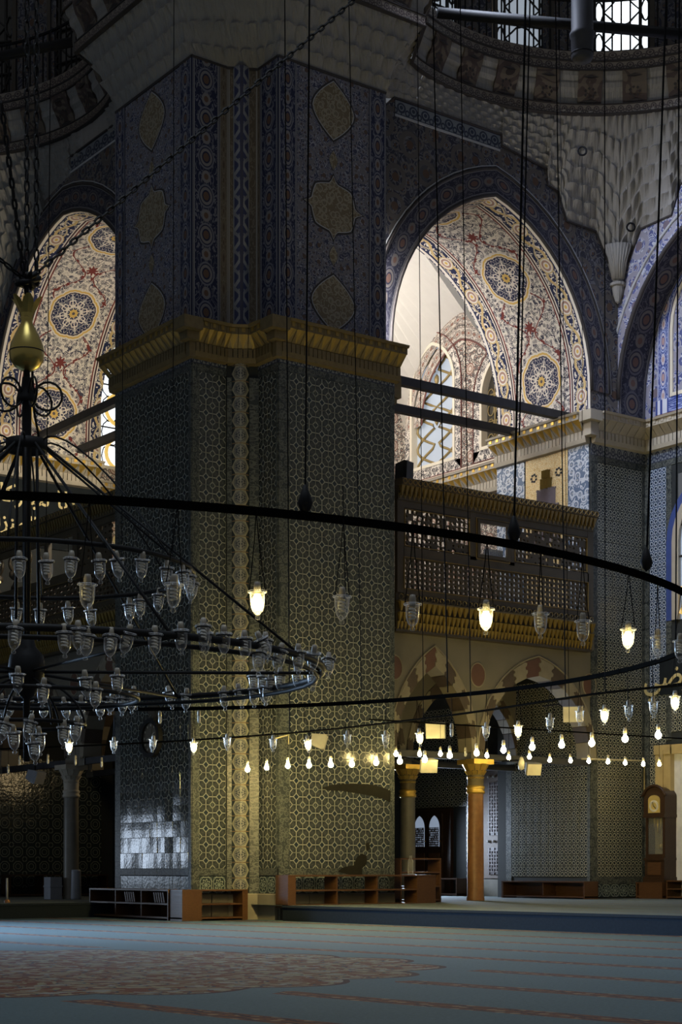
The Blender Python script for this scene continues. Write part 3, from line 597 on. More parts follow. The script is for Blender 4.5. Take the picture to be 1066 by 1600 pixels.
# upper pier: painted faces
UP, US = 3.27, 3.13
uR = struct(flat('R', [[(1.106,9.3),(UP,9.3),(UP,13.78),(1.106,13.78)]], 0, 'wall_upper_pier_right', M['navyfield']))
uL = struct(flat('L', [[(.815,9.3),(3.31,9.3),(3.31,13.78),(.815,13.78)]], 0, 'wall_upper_pier_left', M['navyfield']))
b.face([(UP,0,9.3),(UP,.9,9.3),(UP,.9,13.78),(UP,0,13.78)]); b.face([(0,3.31,9.3),(.9,3.31,9.3),(.9,3.31,13.78),(0,3.31,13.78)]); struct(b.build('wall_upper_pier_return', M['wallfield']))
def bands(side, par, items, v=0.0):
    for u0, u1, mat, nm in items: panel(side, par, nm, u0, u1, 9.4, 13.72, v, M[mat])
bands('R', uR, [(1.106,1.46,'flowerband','flower_band'),(2.92,UP,'flowerband','flower_band')])
bands('L', uL, [(.815,1.18,'flowerband','flower_band'),(2.98,3.31,'flowerband','flower_band')])
uA = struct(flat('R', [[(0,9.3),(.66,9.3),(.66,13.78),(0,13.78)]], .815, 'wall_upper_notch_front', M['brownband'])); bands('R', uA, [(0,.52,'flowerband','flower_band'),(.52,.66,'brownband','scroll_band')], .815)
uB = struct(flat('L', [[(0,9.3),(.6,9.3),(.6,13.78),(0,13.78)]], 1.106, 'wall_upper_notch_side', M['brownband'])); bands('L', uB, [(0,.50,'flowerband','flower_band'),(.50,.6,'brownband','scroll_band')], 1.106)
b = MB(); b.face([ca+Vector((0,0,9.3)), cb+Vector((0,0,9.3)), cb+Vector((0,0,13.78)), ca+Vector((0,0,13.78))], [(0,0),(1,0),(1,4.5),(0,4.5)]); uC = struct(b.build('wall_upper_notch_roll', M['brownband']))
b = MB(); n = 8; mid = ca+cdir*(CL*.45); pr = [mid + cdir*(-.13+.26*k/n) + cn*(.10*sin(pi*k/n)+.01) for k in range(n+1)]
b.ribbon([p+Vector((0,0,9.4)) for p in pr], [p+Vector((0,0,13.75)) for p in pr], [(k/n,0) for k in range(n+1)], [(k/n,4.35) for k in range(n+1)]); b.build('chevron_roll', M['chevron'], uC, True)
# painted medallions: a dark rim with the brown field standing just proud of it
def vesica(cu, cz, hw, hh, n=12):
    r = [(cu + hw*(1-abs(-1+2*i/n)**1.7), cz + hh*(-1+2*i/n)) for i in range(n+1)]
    return r + [(2*cu-u, z) for u, z in r[::-1]][1:-1]
def cartouche(cu, cz, hw, hh, n=64):
    pts = []
    for i in range(n):
        a = 2*pi*i/n; c, s_ = abs(cos(a)), abs(sin(a)); r = 1/((c**2.6 + s_**2.6)**(1/2.6))*.80
        r += .22*max(0, 1-abs(((a/(pi/2)+.5) % 1)-.5)/.10)**1.3 - .05*abs(sin(4*a))
        pts.append((cu+hw*r*cos(a)*1.0, cz+hh*r*sin(a)))
    return pts
def scaled(p, cu, cz, k): return [(cu+(u-cu)*k, cz+(z-cz)*k) for u, z in p]
def medallion(side, par, pts, cu, cz):
    for k, th, mt, nm in ((1.0, .005, 'darkline', 'medallion_rim'), (.93, .007, 'paleline', 'medallion_line'), (.90, .009, 'brownmed', 'medallion')):
        q = MB(); q.poly_prism([P(side,u,-th,z) for u, z in scaled(pts, cu, cz, k)], P(side,0,th,0)); q.build(nm, M[mt], par)
for side, par, c in (('R', uR, 2.19), ('L', uL, 2.08)):
    medallion(side, par, vesica(c, 13.16, .45, .52), c, 13.16); medallion(side, par, cartouche(c, 11.58, .62, .55), c, 11.58); medallion(side, par, vesica(c, 10.02, .47, .50), c, 10.02)
    for z in (12.35, 10.80): medallion(side, par, vesica(c, z, .09, .17, 6), c, z)
# cornice round the pier
cor = struct(empty('trim_pier_cornice', (0,0,9.05)))
for a, c in (((0,3.36),(0,.83)), ((-.0,.815),(.62,.815)), ((.66,.80),(1.08,.56)), ((1.106,.55),(1.106,.02)), ((1.106,0),(3.50,0))): cornice(cor, a, c, sl=.0)
q = MB()
for x, y, w, d in ((0,.815,.36,.36),(1.106,0,.36,.36)): q.box((x-.34,y-.34,9.05+.25), (x,y,9.05+.44)); q.box((x-.11,y-.11,9.05-.12), (x,y,9.05+.12)); q.box((x-.22,y-.22,9.05+.12), (x,y,9.05+.26))
q.build('cornice_corner', M['dimgold'], cor)
q = MB(); q.box((3.45,.02,8.72),(3.62,.4,9.10)); q.box((3.45,.05,8.62),(3.55,.36,8.72)); q.build('corbel', M['dimgold'], cor)

# ------------------------------------------------------------------ the two arched bays beside the pier
V0 = .868                                                       # depth of the arch walls behind the pier face
BAY = {'R': dict(u0=4.10, u1=8.90, uc=6.49, half=2.40, zs=9.95, apex=13.06, v1=3.515, um=10.385, ut=9.64),
       'L': dict(u0=3.90, u1=10.0, uc=6.95, half=3.05, zs=9.95, apex=13.33, v1=3.25, um=11.6, ut=11.0)}
NM = {'R': 'right', 'L': 'left'}
def wall_top(side, u):                                          # stepped upper edge of the arch wall
    c = BAY[side]['uc']; d = abs(u - c)
    return None
def bay(side):
    B = BAY[side]; u0, u1, uc, hf, zs, ap, v1, um, ut = (B[k] for k in ('u0','u1','uc','half','zs','apex','v1','um','ut'))
    nm = NM[side]
    # arch wall above the cornice with its stepped top
    s = (ut - uc)/(9.64 - 6.49)
    top = [(9.64,12.05),(9.60,12.17),(9.28,12.59),(9.02,13.0),(8.25,13.02),(8.04,13.52),(7.77,13.58),(7.77,13.87),(6.62,14.02),(6.62,14.22),(4.12,14.22),(3.95,14.05),(3.3,14.05)]
    top = [((uc + (u-6.49)*s) if u > 6.49 else u, z + (.12 if side == 'L' else 0)) for u, z in top]
    ar = arch(uc, hf, zs, ap)
    outer = [(3.2,9.05),(u0,9.05)] + ar + [(u1,9.05),(um,9.05),(um,10.2),(ut+.5,11.2),(ut,12.0)] + top
    w = struct(flat(side, [outer], V0, 'wall_arch_'+nm, M['wallfield']))
    o1 = arch_off(uc, hf, zs, ap, .05); o2 = arch_off(uc, hf, zs, ap, .50)
    arch_ribbon(side, o1, o2, V0, 'arch_flower_band', M['archband'], w)
    arch_tube(side, o2, V0-.02, .025, 'arch_moulding', M['darkline'], w); arch_tube(side, arch_off(uc, hf, zs, ap, .03), V0-.015, .035, 'arch_edge_moulding', M['darkline'], w)
    arch_tube(side, arch_off(uc, hf, zs, ap, .55), V0-.012, .012, 'arch_pale_moulding', M['paleline'], w)
    e = [p for p in top if p[1] > 12.0]
    MB().tube([P(side,u,V0-.02,z) for u, z in top], .022, 5).build('top_moulding', M['darkline'], w)
    # painted border under the level part of the top
    panel(side, w, 'top_border', 4.15, uc+.10, top[9][1]-.27, top[9][1]-.02, V0, M['frieze'], uvw=[(0,0),(9,0),(9,1),(0,1)])
    panel(side, w, 'top_border_line', 4.15, uc+.10, top[9][1]-.31, top[9][1]-.27, V0, M['paleline'])
    # soffit, jambs to the cornice
    q = MB(); prof = [(u0, 9.46)] + ar + [(u1, 9.46)]; rp_ = prof[::-1]; S = [0]
    for k in range(1, len(rp_)): S.append(S[-1] + sqrt((rp_[k][0]-rp_[k-1][0])**2 + (rp_[k][1]-rp_[k-1][1])**2))
    q.ribbon([P(side,u,V0,z) for u,z in rp_], [P(side,u,v1,z) for u,z in rp_], [(0,t) for t in S], [(v1-V0,t) for t in S])
    struct(q.build('ceiling_arch_'+nm, M['soffit'], smooth=False))
    # jamb wall: blue panels, gold mosaic with a niche, tiles below the gallery
    j = struct(MB().face([P(side,u1,V0,0),P(side,u1,v1,0),P(side,u1,v1,9.46),P(side,u1,V0,9.46)]).build('wall_jamb_'+nm, M['mortar']))
    cj = struct(empty('trim_jamb_cornice', P(side,u1,V0,9.05)))
    if side == 'R': cornice(cj, (u1,v1-.02), (u1,V0+.02), 'jamb')
    else: cornice(cj, (V0+.02,u1), (v1-.02,u1), 'jamb')
    def jp(name, va, vb, za, zb, mat, th=.02):
        q = MB(); q.poly_prism([P(side,u1-th,va,za),P(side,u1-th,vb,za),P(side,u1-th,vb,zb),P(side,u1-th,va,zb)], P(side,th,0,0)); return q.build(name, M[mat], j)
    if side == 'R':
        jp('blue_tile_panel', .90, 1.46, 5.5, 8.93, 'bluepanel'); jp('panel_border', 1.46, 1.54, 5.5, 8.93, 'goldtile', .03); jp('gold_mosaic_panel', 1.54, 2.66, 5.5, 8.93, 'goldtile'); jp('blue_tile_panel', 2.70, v1, 5.5, 8.93, 'bluepanel')
        # muqarnas niche: stacked ribs narrowing to a gilt hood
        nich = empty('niche', (0,0,0)); nich.parent = j
        for k, (z0, z1, hw, mt) in enumerate(((7.2,7.62,.38,'niche'),(7.62,7.95,.33,'niche'),(7.95,8.28,.26,'niche'),(8.28,8.48,.15,'agedgold'),(8.48,8.64,.10,'agedgold'))):
            q = MB(); n = 5 if mt == 'niche' else 4
            for i in range(n):
                c = 2.06 + (i-(n-1)/2)*2*hw/n; h2 = hw/n*.92
                q.poly_prism([(u1-.02,c-h2,z0),(u1-.09,c,z0),(u1-.02,c+h2,z0)], (0,0,z1-z0)); q.face([(u1-.02,c-h2,z1),(u1-.10,c,z1+.0),(u1-.02,c+h2,z1)])
            q.box((u1-.045,2.06-hw*1.05,z1-.03),(u1-.02,2.06+hw*1.05,z1)); q.build('niche_tier', M[mt], nich)
        for yy in (1.72, 2.42):
            q = MB()
            for i in range(7):
                a = 2*pi*i/7; q.box((u1-.028,yy-.025+.07*cos(a),8.55-.02+.07*sin(a)),(u1-.02,yy+.025+.07*cos(a),8.55+.02+.07*sin(a)))
            q.build('rosette', M['darkline'], j)
        w = (3.06-.90)/10
        for i in range(10):
            for k in range(18): inst(T['ring'], j, (u1, .98+w*(i+.5)-.05, .66+.214*(k+.5)), (pi/2+random.gauss(0,.003), 0, -pi/2+random.gauss(0,.006)), (w/.214,1,1))
        q = MB(); q.box((u1-.012,.868,.24),(u1,.95,4.6)); q.box((u1-.012,3.09,.24),(u1,3.25,4.6)); q.build('border_tile', M['strip'], j)
    else:
        for i in range(8):
            for k in range(9): inst(T['oct'], j, (V0+.05+.30*(i+.5), u1, .42+.30*(k+.5)), (pi/2+random.gauss(0,.006), 0, random.gauss(0,.012)))
    # gallery floor slab and arcade wall with two ablaq arches under it
    q = MB(); a, c = P(side,3.3,V0-.1,4.98), P(side,u1+(.0 if side == 'R' else -.02),7.27,5.4); q.box(a, c); struct(q.build('floor_gallery_'+nm, M['stucco']))
    a1c, a1h = 5.04, .86; a2c, a2h = 7.54, 1.34
    if side == 'L': a1c, a1h, a2c, a2h = 5.20, .90, 8.28, 1.40
    zA, zT = 2.92, 4.40
    for row, vv in (('front', V0), ('rear', 2.95)):
        A1, A2 = arch(a1c, a1h, zA, zT, 8), arch(a2c, a2h, zA, zT, 8); lo = 2.76
        out = [(u0-.8,lo),(a1c-a1h,lo)] + A1 + [(a1c+a1h,lo),(a2c-a2h,lo)] + A2 + [(a2c+a2h,lo),(u1,lo),(u1,4.99),(u0-.8,4.99)]
        aw = struct(flat(side, [out], vv, 'wall_arcade_'+nm, M['stucco']))
        for cc, hh in ((a1c,a1h),(a2c,a2h)):
            i_, o_ = arch(cc, hh, zA, zT, 7), arch(cc, hh+.14, zA, zT+.34, 7)
            mats = ('vous_d','vous_l','vous_d','vous_l','vous_d','vous_l','vous_r','vous_l')
            for k in range(len(i_)-1):
                g = .004; f = lambda a, b, t: (a[0]+(b[0]-a[0])*t, a[1]+(b[1]-a[1])*t)
                zz = lambda t: [(f(i_[k],i_[k+1],t)[0]+(f(o_[k],o_[k+1],t)[0]-f(i_[k],i_[k+1],t)[0])*w_ + d_[0]*jg, f(i_[k],i_[k+1],t)[1]+(f(o_[k],o_[k+1],t)[1]-f(i_[k],i_[k+1],t)[1])*w_ + d_[1]*jg) for w_, jg in ((0,0),(.2,.0),(.3,.16),(.45,.16),(.55,.0),(.68,.0),(.78,.16),(.9,.16),(1,0))]; d_ = (i_[k+1][0]-i_[k][0], i_[k+1][1]-i_[k][1])
                qd = zz(g/.2) + zz(1-g/.2)[::-1]
                th = .02 + .008*(k % 2)
                if row == 'front':
                    MB().poly_prism([P(side,u,vv-th,z) for u,z in qd], P(side,0,th+.35,0)).build('voussoir', M[mats[k % 8]], aw)
                else:
                    MB().poly_prism([P(side,u,vv-th,z) for u,z in qd], P(side,0,th+.25,0)).build('voussoir', M[mats[k % 8]], aw)
            if row == 'front':
                arch_tube(side, arch(cc, hh+.15, zA, zT+.37, 10), vv-.015, .018, 'arch_moulding', M['vous_l'], aw)
        if row == 'front':
            for cu in ((a1c-a1h-.05), (a1c+a1h+a2c-a2h)/2, a2c+a2h-.02):
                q = MB(); q.poly_prism([P(side,cu+.17*cos(t*pi/10),V0-.012,4.32+.21*sin(t*pi/10)) for t in range(20)], P(side,0,.012,0)); q.build('roundel', M['vous_r'], aw)
                q = MB(); q.tube([P(side,cu+.175*cos(t*pi/10),V0-.012,4.32+.215*sin(t*pi/10)) for t in range(20)], .012, 5, closed=True); q.build('roundel_rim', M['vous_l'], aw)
        q = MB(); q.box(P(side,u0-.6,vv+.02,2.78), P(side,u1,vv+.12,2.90)); q.build('tie_bar', M['tie'], aw)
    return w
bay('R'); bay('L')
# far pier facing the nave beyond the right arch, and the wall that turns towards the viewer
fp = struct(flat('R', [[(8.90,0),(10.385,0),(10.385,9.46),(8.90,9.46)]], V0, 'wall_far_pier', M['mortar']))
tilefield('R', fp, T['ring'], 9.07, 10.30, 6, .66, 37, .2145, V0, .214, .214)
strip('R', fp, 8.90, 9.07, .34, 8.6, V0, M['strip']); strip('R', fp, 10.30, 10.38, .34, 8.6, V0, M['strip']); strip('R', fp, 8.9, 10.38, .52, .66, V0, M['strip']); strip('R', fp, 8.9, 10.38, 8.60, 8.72, V0, M['strip'])
for k in range(6): inst(T['dado'], fp, (8.95+.24*(k+.5), V0, .40), ROT['R'], (.92,.8,1))
friezestrip('R', fp, 8.90, 10.385, 8.72, 8.96, V0, M['frieze'], .17)
fc = struct(empty('trim_far_cornice', (8.9,V0,9.05))); cornice(fc, (8.92,V0), (10.37,V0), 'far')
MB().box((8.60,.56,9.30),(8.92,V0,9.49)).box((8.72,.68,9.05),(8.92,V0,9.30)).build('cornice_corner', M['corst'], fc)
rw = MB()
zz = [0, 9.46]
rw.face([(10.385,V0,0),(10.385,-.0,0),(10.385,-.0,9.46),(10.385,V0,9.46)])
rw.face([(10.385,0,8.4),(10.385,-6.0,8.4),(10.385,-6.0,9.46),(10.385,0,9.46)]); rw.face([(10.385,0,3.2),(10.385,-6,3.2),(10.385,-6,5.6),(10.385,0,5.6)])
rw = struct(rw.build('wall_right', M['mortar']))
for i in range(2):
    for k in range(37):
        inst(T['blue'] if k > 16 else T['ring'], rw, (10.385, .30+.215*(i+.5), .66+.2145*(k+.5)), (pi/2+random.gauss(0,.003), 0, -pi/2+random.gauss(0,.006)))
strip('L', rw, .74, .86, .34, 8.6, 10.385, M['strip']); strip('L', rw, .16, .30, 3.3, 8.6, 10.385, M['strip']); friezestrip('L', rw, -5.0, V0, 8.72, 8.96, 10.385, M['frieze'], .17); strip('L', rw, -.3, V0, 8.60, 8.72, 10.385, M['strip'])
for i in range(3):
    for k in range(3): inst(T['ring'], rw, (10.385, -.42+.215*(i+.5), 3.45+.2145*(k+.5)), (pi/2, 0, -pi/2))
rc = struct(empty('trim_right_cornice', (10.385,0,9.05))); cornice(rc, (10.385,.84), (10.385,-4.0), 'far')
# big blind arch on the right wall: its front plane, the shaded reveal and the painted recess
RA = dict(uc=-3.1, half=3.95, zs=9.9, apex=13.05)
ra = arch(RA['uc'], RA['half'], RA['zs'], RA['apex'], 14)
top = [(9.62,12.1),(9.28,12.59),(9.02,13.0),(8.25,13.02),(8.04,13.52),(7.77,13.58),(7.77,13.87),(6.62,14.02),(6.62,14.22)]
tl = [(V0-(9.64-u), z) for u, z in top]
wf = struct(flat('L', [[(V0,9.46)] + ra[::-1] + [(-7.06,9.46),(-7.3,9.46),(-7.3,14.22)] + tl[::-1] + [(V0,12.05)]], 9.64, 'wall_right_arch', M['bluefield']))
arch_tube('L', ra, 9.63, .045, 'arch_edge_moulding', M['darkline'], wf); arch_tube('L', arch_off(-3.1, 3.95, 9.9, 13.05, .28, 14), 9.63, .03, 'arch_moulding', M['paleline'], wf)
MB().tube([(9.62, y, z) for y, z in tl], .022, 5).build('top_moulding', M['darkline'], wf)
q = MB(); S = [0]
pr = [(V0-.005, 9.46)] + ra[::-1] + [(-7.05, 9.46)]
for k in range(1, len(pr)): S.append(S[-1] + sqrt((pr[k][0]-pr[k-1][0])**2 + (pr[k][1]-pr[k-1][1])**2))
q.ribbon([(9.64,y,z) for y,z in pr], [(10.385,y,z) for y,z in pr], [(0,t) for t in S], [(1,t) for t in S]); q.build('arch_reveal', M['archband'], wf)
wr = struct(MB().face([(10.385,V0,9.46),(10.385,-7.1,9.46),(10.385,-7.1,13.4),(10.385,V0,13.4)]).build('wall_right_recess', M['bluefield']))
wa = arch(-1.1, 1.32, 11.2, 12.6, 8); wo = arch_off(-1.1, 1.32, 11.2, 12.6, .30, 8)
arch_ribbon('L', [(-1.1-1.32,9.9)]+wa+[(-1.1+1.32,9.9)], [(-1.1-1.62,9.9)]+wo+[(-1.1+1.62,9.9)], 10.385, 'window_band', M['bluearch'], wr)
q = MB(); q.box((10.36,-2.8,9.62),(10.385,.56,9.9)); q.build('window_band', M['bluearch'], wr); q = MB(); q.box((10.35,-2.8,9.56),(10.385,.56,9.62)); q.build('sill_moulding', M['redline'], wr)
# windows in that recess and below: one builder for pointed windows with tracery
def window(n, side, uc, half, z0, zs, ap, v, pane, lead, style=0, frame='cream', fw=.07, depth=.16):
    w = struct(empty('window_%d' % n, P(side, uc, v, z0)))
    a = [(uc-half, z0)] + arch(uc, half, zs, ap, 8) + [(uc+half, z0)]
    o = [(uc-half-fw, z0-fw)] + arch_off(uc, half, zs, ap, fw, 8) + [(uc+half+fw, z0-fw)]
    q = MB(); q.ribbon([P(side,u,v-.03,z) for u,z in a], [P(side,u,v-.03,z) for u,z in o]); q.ribbon([P(side,u,v-.03,z) for u,z in a], [P(side,u,v+depth,z) for u,z in a]); q.ribbon([P(side,u,v,z) for u,z in o],[P(side,u,v-.03,z) for u,z in o])
    q.face([P(side,uc-half,v-.03,z0),P(side,uc+half,v-.03,z0),P(side,uc+half+fw,v-.03,z0-fw),P(side,uc-half-fw,v-.03,z0-fw)]); q.face([P(side,uc-half,v-.03,z0),P(side,uc+half,v-.03,z0),P(side,uc+half,v+depth,z0),P(side,uc-half,v+depth,z0)])
    q.build('window_frame', M[frame], w)
    p = MB(); c = a; vv = v+depth-.02
    tt = tessellate_polygon([[Vector((u,z,0)) for u,z in c]])
    for t in tt: p.face([P(side,c[i][0],vv,c[i][1]) for i in t])
    p.build('pane', M[pane], w)
    t = MB(); R = .018; H = ap - z0
    def in_h(z):                                               # half width at height z
        if z <= zs: return half
        for k in range(len(a)-1):
            if a[k][1] <= z <= a[k+1][1] and a[k][0] < uc: f = (z-a[k][1])/max(1e-6, a[k+1][1]-a[k][1]); return uc - (a[k][0]+(a[k+1][0]-a[k][0])*f)
        return .05
    if style == 0:                                             # flowing gilt tracery
        for ph in (0, .5):
            for sg in (-1, 1):
                pts = []
                for i in range(29):
                    z = z0 + H*.97*i/28; h = in_h(z)-.02; pts.append(P(side, uc + sg*h*abs(sin(2*pi*(i/28*1.5+ph*.5)))*.98, vv-.02, z))
                t.tube(pts, .03, 5)
        for zc in (z0+H*.38, z0+H*.72):
            t.lathe([(.001,.12),(.05,.06),(.06,0),(.05,-.06),(.001,-.14)], 6, P(side,uc,vv-.02,zc))
    else:                                                      # bars and roundels
        for f in (-.33, .33): t.tube([P(side,uc+half*f,vv-.02,z0),P(side,uc+half*f,vv-.02,z0+H*.86)], R, 5)
        for f in (.30, .62): t.tube([P(side,uc-half,vv-.02,z0+H*f),P(side,uc+half,vv-.02,z0+H*f)], R, 5)
        for i in range(5):
            for sg in (-1, 0, 1):
                if i == 4 and sg: continue
                zc = z0+H*(.08+.18*i); r = half*.24
                t.tube([P(side,uc+half*.66*sg+r*cos(k*pi/5),vv-.02,zc+r*1.3*sin(k*pi/5)) for k in range(10)], R*.8, 4, closed=True)
    t.build('tracery', M[lead], w, True)
    if style == 2: pass
    return w
window(1, 'L', -1.1, 1.22, 9.98, 11.2, 12.5, 10.385, 'windim', 'lead', 1, 'cream')
# ------------------------------------------------------------------ rooms behind the arches
# right-hand gallery room: side wall with two windows, white cross vault, lower back wall
XS, YB = 9.5, 7.27
lun = arch(5.39, 1.88, 10.6, 12.75, 12)
w1 = [(5.61-.01,9.66)] 
sw = [(3.515,5.3),(YB,5.3),(YB,10.6)] + lun[::-1] + [(3.515,10.6)]
h1 = [(6.32-.70,9.70)] + arch(6.32, .70, 11.35, 12.28, 8) + [(6.32+.70,9.70)]; h2 = [(4.27-.40,9.72)] + arch(4.27, .40, 10.75, 11.48, 8) + [(4.27+.40,9.72)]
side_wall = struct(flat('L', [sw, h1, h2], XS, 'wall_gallery_side', M['inner']))
for c, hfw, zs_, ap_, z0 in ((6.32,.70,11.35,12.28,9.70),(4.27,.40,10.75,11.48,9.72)):
    i_ = [(c-hfw-.07,z0-.07)]+arch_off(c,hfw,zs_,ap_,.07,8)+[(c+hfw+.07,z0-.07)]; o_ = [(c-hfw-.28,z0-.30)]+arch_off(c,hfw,zs_,ap_,.28,8)+[(c+hfw+.28,z0-.30)]
    arch_ribbon('L', i_, o_, XS, 'window_band', M['blacklace'], side_wall, .012)
    q = MB(); q.box((XS-.012,c-hfw-.28,z0-.30),(XS,c+hfw+.28,z0-.07)); q.build('window_band', M['blacklace'], side_wall)
    MB().tube([P('L',u,XS-.02,z) for u,z in o_]+[P('L',o_[0][0],XS-.02,o_[0][1])], .014, 5).build('band_line', M['redline'], side_wall)
window(2, 'L', 6.32, .70, 9.70, 11.35, 12.28, XS, 'winmid', 'olead', 0)
window(3, 'L', 4.27, .40, 9.72, 10.75, 11.48, XS, 'windark', 'olead', 1)
for d, wd, mt in ((-.02,.22,'lunband'),(-.30,.26,'lunband'),(-.55,.04,'redline')):
    arch_ribbon('L', arch_off(5.39,1.88,10.6,12.75,d-wd,12), arch_off(5.39,1.88,10.6,12.75,d,12), XS, 'lunette_band', M[mt], side_wall, .015)
q = MB(); q.box((XS-.02,3.515,9.22+.08),(XS,YB,9.40)); q.build('cream_ledge', M['cream'], side_wall); q = MB(); q.box((XS-.03,3.515,9.34),(XS,YB,9.37)); q.build('ledge_line', M['redline'], side_wall)
sc_ = struct(empty('trim_room_cornice', (XS,YB,8.8))); cornice(sc_, (XS,YB), (XS,3.52), 'jamb', z=8.80)
q = MB(); q.ribbon([P('L',u,XS,z) for u,z in lun], [P('L',5.39+(u-5.39)*.62,7.6,z*.25+10.55) for u,z in lun])
for a, c in ((lun[0], 0), (lun[-1], 1)): q.face([(XS,a[0],a[1]),(XS,a[0],13.9),(7.6,5.39+(a[0]-5.39)*.62,13.2)])
q.box((3.3,3.6,13.9),(XS,YB,14.0)); vault = struct(q.build('ceiling_gallery_right', M['white']))
# blue painted corner pieces on the vault
for v0 in (.9,):
    q = MB(); k = int(len(lun)*.30)
    pts = lun[2:12]
    for i in range(len(pts)-1):
        wd0 = .9*(1-i/len(pts)); wd1 = .9*(1-(i+1)/len(pts))
        f0, f1 = .42*(1-i/len(pts)), .42*(1-(i+1)/len(pts)); g_ = lambda p, f: Vector((XS-.02,p[0],p[1]-.01)).lerp(Vector((7.6,5.39+(p[0]-5.39)*.62,p[1]*.25+10.53)), f)
        q.face([g_(pts[i],.02), g_(pts[i],f0+.02), g_(pts[i+1],f1+.02), g_(pts[i+1],.02)])
    q.build('blue_vault_ornament', M['bluepanel'], vault)
bw = struct(flat('R', [[(3.3,5.3),(XS,5.3),(XS,13.2),(3.3,13.2)]], YB, 'wall_gallery_back', M['inner']))
q = MB(); q.face([(XS,3.515,9.4),(8.9,3.515,9.4),(8.9,3.515,13.2),(XS,3.515,13.2)]); q.face([(XS,3.515,5.3),(8.9,3.515,5.3),(8.9,3.515,9.4),(XS,3.515,9.4)]); struct(q.build('wall_gallery_return', M['cream']))
# under the right-hand gallery
lw = struct(flat('L', [[(3.06,0),(YB,0),(YB,5.0),(3.06,5.0)]], XS, 'wall_aisle_side', M['mortar']))
lb = struct(flat('R', [[(3.3,0),(XS,0),(XS,5.0),(3.3,5.0)]], YB, 'wall_aisle_back', M['mortar']))
q = MB(); q.face([(8.9,3.06,0),(XS,3.06,0),(XS,3.06,5),(8.9,3.06,5)]); struct(q.build('wall_aisle_return', M['mortar']))
for i in range(9):
    for k in range(10): inst(T['ring'], lw, (XS, 4.75+.28*(i+.5), 2.15+.214*(k+.5)), ROT['L'], (1.3,1,1))
for k in range(14): inst(T['ring'], lw, (XS, 5.05, .3+.214*(k+.5)), ROT['L'], (1.3,1,1))
# left-hand room: back wall with a big window, side return
L_back = struct(flat('L', [[(7.4,5.3),(13,5.3),(13,14),(7.4,14)]], 9.0, 'wall_corner_gallery', M['inner']))
lr = struct(flat('R', [[(3.25,5.3),(9.0,5.3),(9.0,13.8),(3.25,13.8)], [(3.62,9.66)]+arch(4.55,.93,11.45,12.6,8)+[(5.48,9.66)]], 10.6, 'wall_corner_gallery_end', M['inner']))
w4 = window(4, 'R', 4.55, .93, 9.66, 11.45, 12.6, 10.6, 'winlight', 'lead', 1); 
q = MB(); q.face([(3.25,10.0,5.3),(3.25,10.6,5.3),(3.25,10.6,13.8),(3.25,10.0,13.8)]); struct(q.build('wall_corner_return', M['cream']))
for z_ in (10.95, 9.98):
    MB().tube([(4.15+.34*cos(k*pi/9), 10.70, z_+.34*sin(k*pi/9)) for k in range(18)], .045, 5, closed=True).build('amber_glass', M['amber'], w4, True)
lc2 = struct(empty('trim_corner_cornice', (3.3,10.6,8.8))); cornice(lc2, (3.3,10.6), (6.5,10.6), 'jamb', z=8.80)
struct(MB().face([(.9,10.02,0),(9,10.02,0),(9,10.02,5),(.9,10.02,5)]).build('wall_corner_aisle', M['mortar'])); struct(MB().face([(3.6,3.3,0),(3.6,10,0),(3.6,10,5),(3.6,3.3,5)]).build('wall_corner_aisle_side', M['mortar']))
struct(flat('R', [[(-14,0),(.868,0),(.868,14.3),(-14,14.3)]], 11.2, 'wall_left', M['strip'])); struct(flat('L', [[(10.0,0),(11.2,0),(11.2,9.05),(10.0,9.05)]], .868, 'wall_left_pier', M['strip']))
# inscription on the left jamb (flat lettering on dark tiles)
ins = struct(empty('trim_inscription', (V0,10.0,7.6)))
for k in range(3): MB().box((V0+.05+.8*k,9.97,7.55),(V0+.82+.8*k,10.0,8.92)).build('inscription_panel', M['textground'], ins)
def forms(w):                                                   # Arabic letters in their joined shapes, laid out right to left
    T_ = {'ا':'\uFE8D\uFE8E','أ':'\uFE83\uFE84','ب':'\uFE8F\uFE90\uFE91\uFE92','ت':'\uFE95\uFE96\uFE97\uFE98','خ':'\uFEA5\uFEA6\uFEA7\uFEA8','ر':'\uFEAD\uFEAE','ز':'\uFEAF\uFEB0','ك':'\uFED9\uFEDA\uFEDB\uFEDC','ل':'\uFEDD\uFEDE\uFEDF\uFEE0','م':'\uFEE1\uFEE2\uFEE3\uFEE4','ن':'\uFEE5\uFEE6\uFEE7\uFEE8','و':'\uFEED\uFEEE','ي':'\uFEF1\uFEF2\uFEF3\uFEF4','ض':'\uFEBD\uFEBE\uFEBF\uFEC0','ع':'\uFEC9\uFECA\uFECB\uFECC'}
    out = ''
    for i, ch in enumerate(w):
        f = T_.get(ch)
        if not f: out += ch; continue
        p = i > 0 and len(T_.get(w[i-1], '')) == 4; nx = i+1 < len(w) and w[i+1] in T_ and len(f) == 4
        out += f[(1 if p else 0) + (2 if nx else 0)] if len(f) == 4 else f[1 if p else 0]
    return out[::-1]
def lettering(name, txt, loc, rot, size, mat, parent, xs=1.0, align='CENTER'):
    c = bpy.data.curves.new(name, 'FONT'); c.body = txt; c.size = size; c.align_x = align; c.align_y = 'CENTER'; c.extrude = .004; c.offset = .006
    o = bpy.data.objects.new(name, c); COL.objects.link(o); c.materials.append(mat)
    o.parent = parent; o.location = Vector(loc) - (wloc(parent) if parent else Vector()); o.rotation_euler = rot; o.scale = (xs, 1, 1)
    return o
lettering('lettering', forms('منزلا مباركا'), (2.05,9.96,8.58), (pi/2,0,0), .52, M['text'], ins)
lettering('lettering', forms('و أنت خير المنزلين'), (2.05,9.96,7.98), (pi/2,0,0), .46, M['text'], ins)
cal = struct(empty('trim_calligraphy', (10.385,-.4,4.2)))
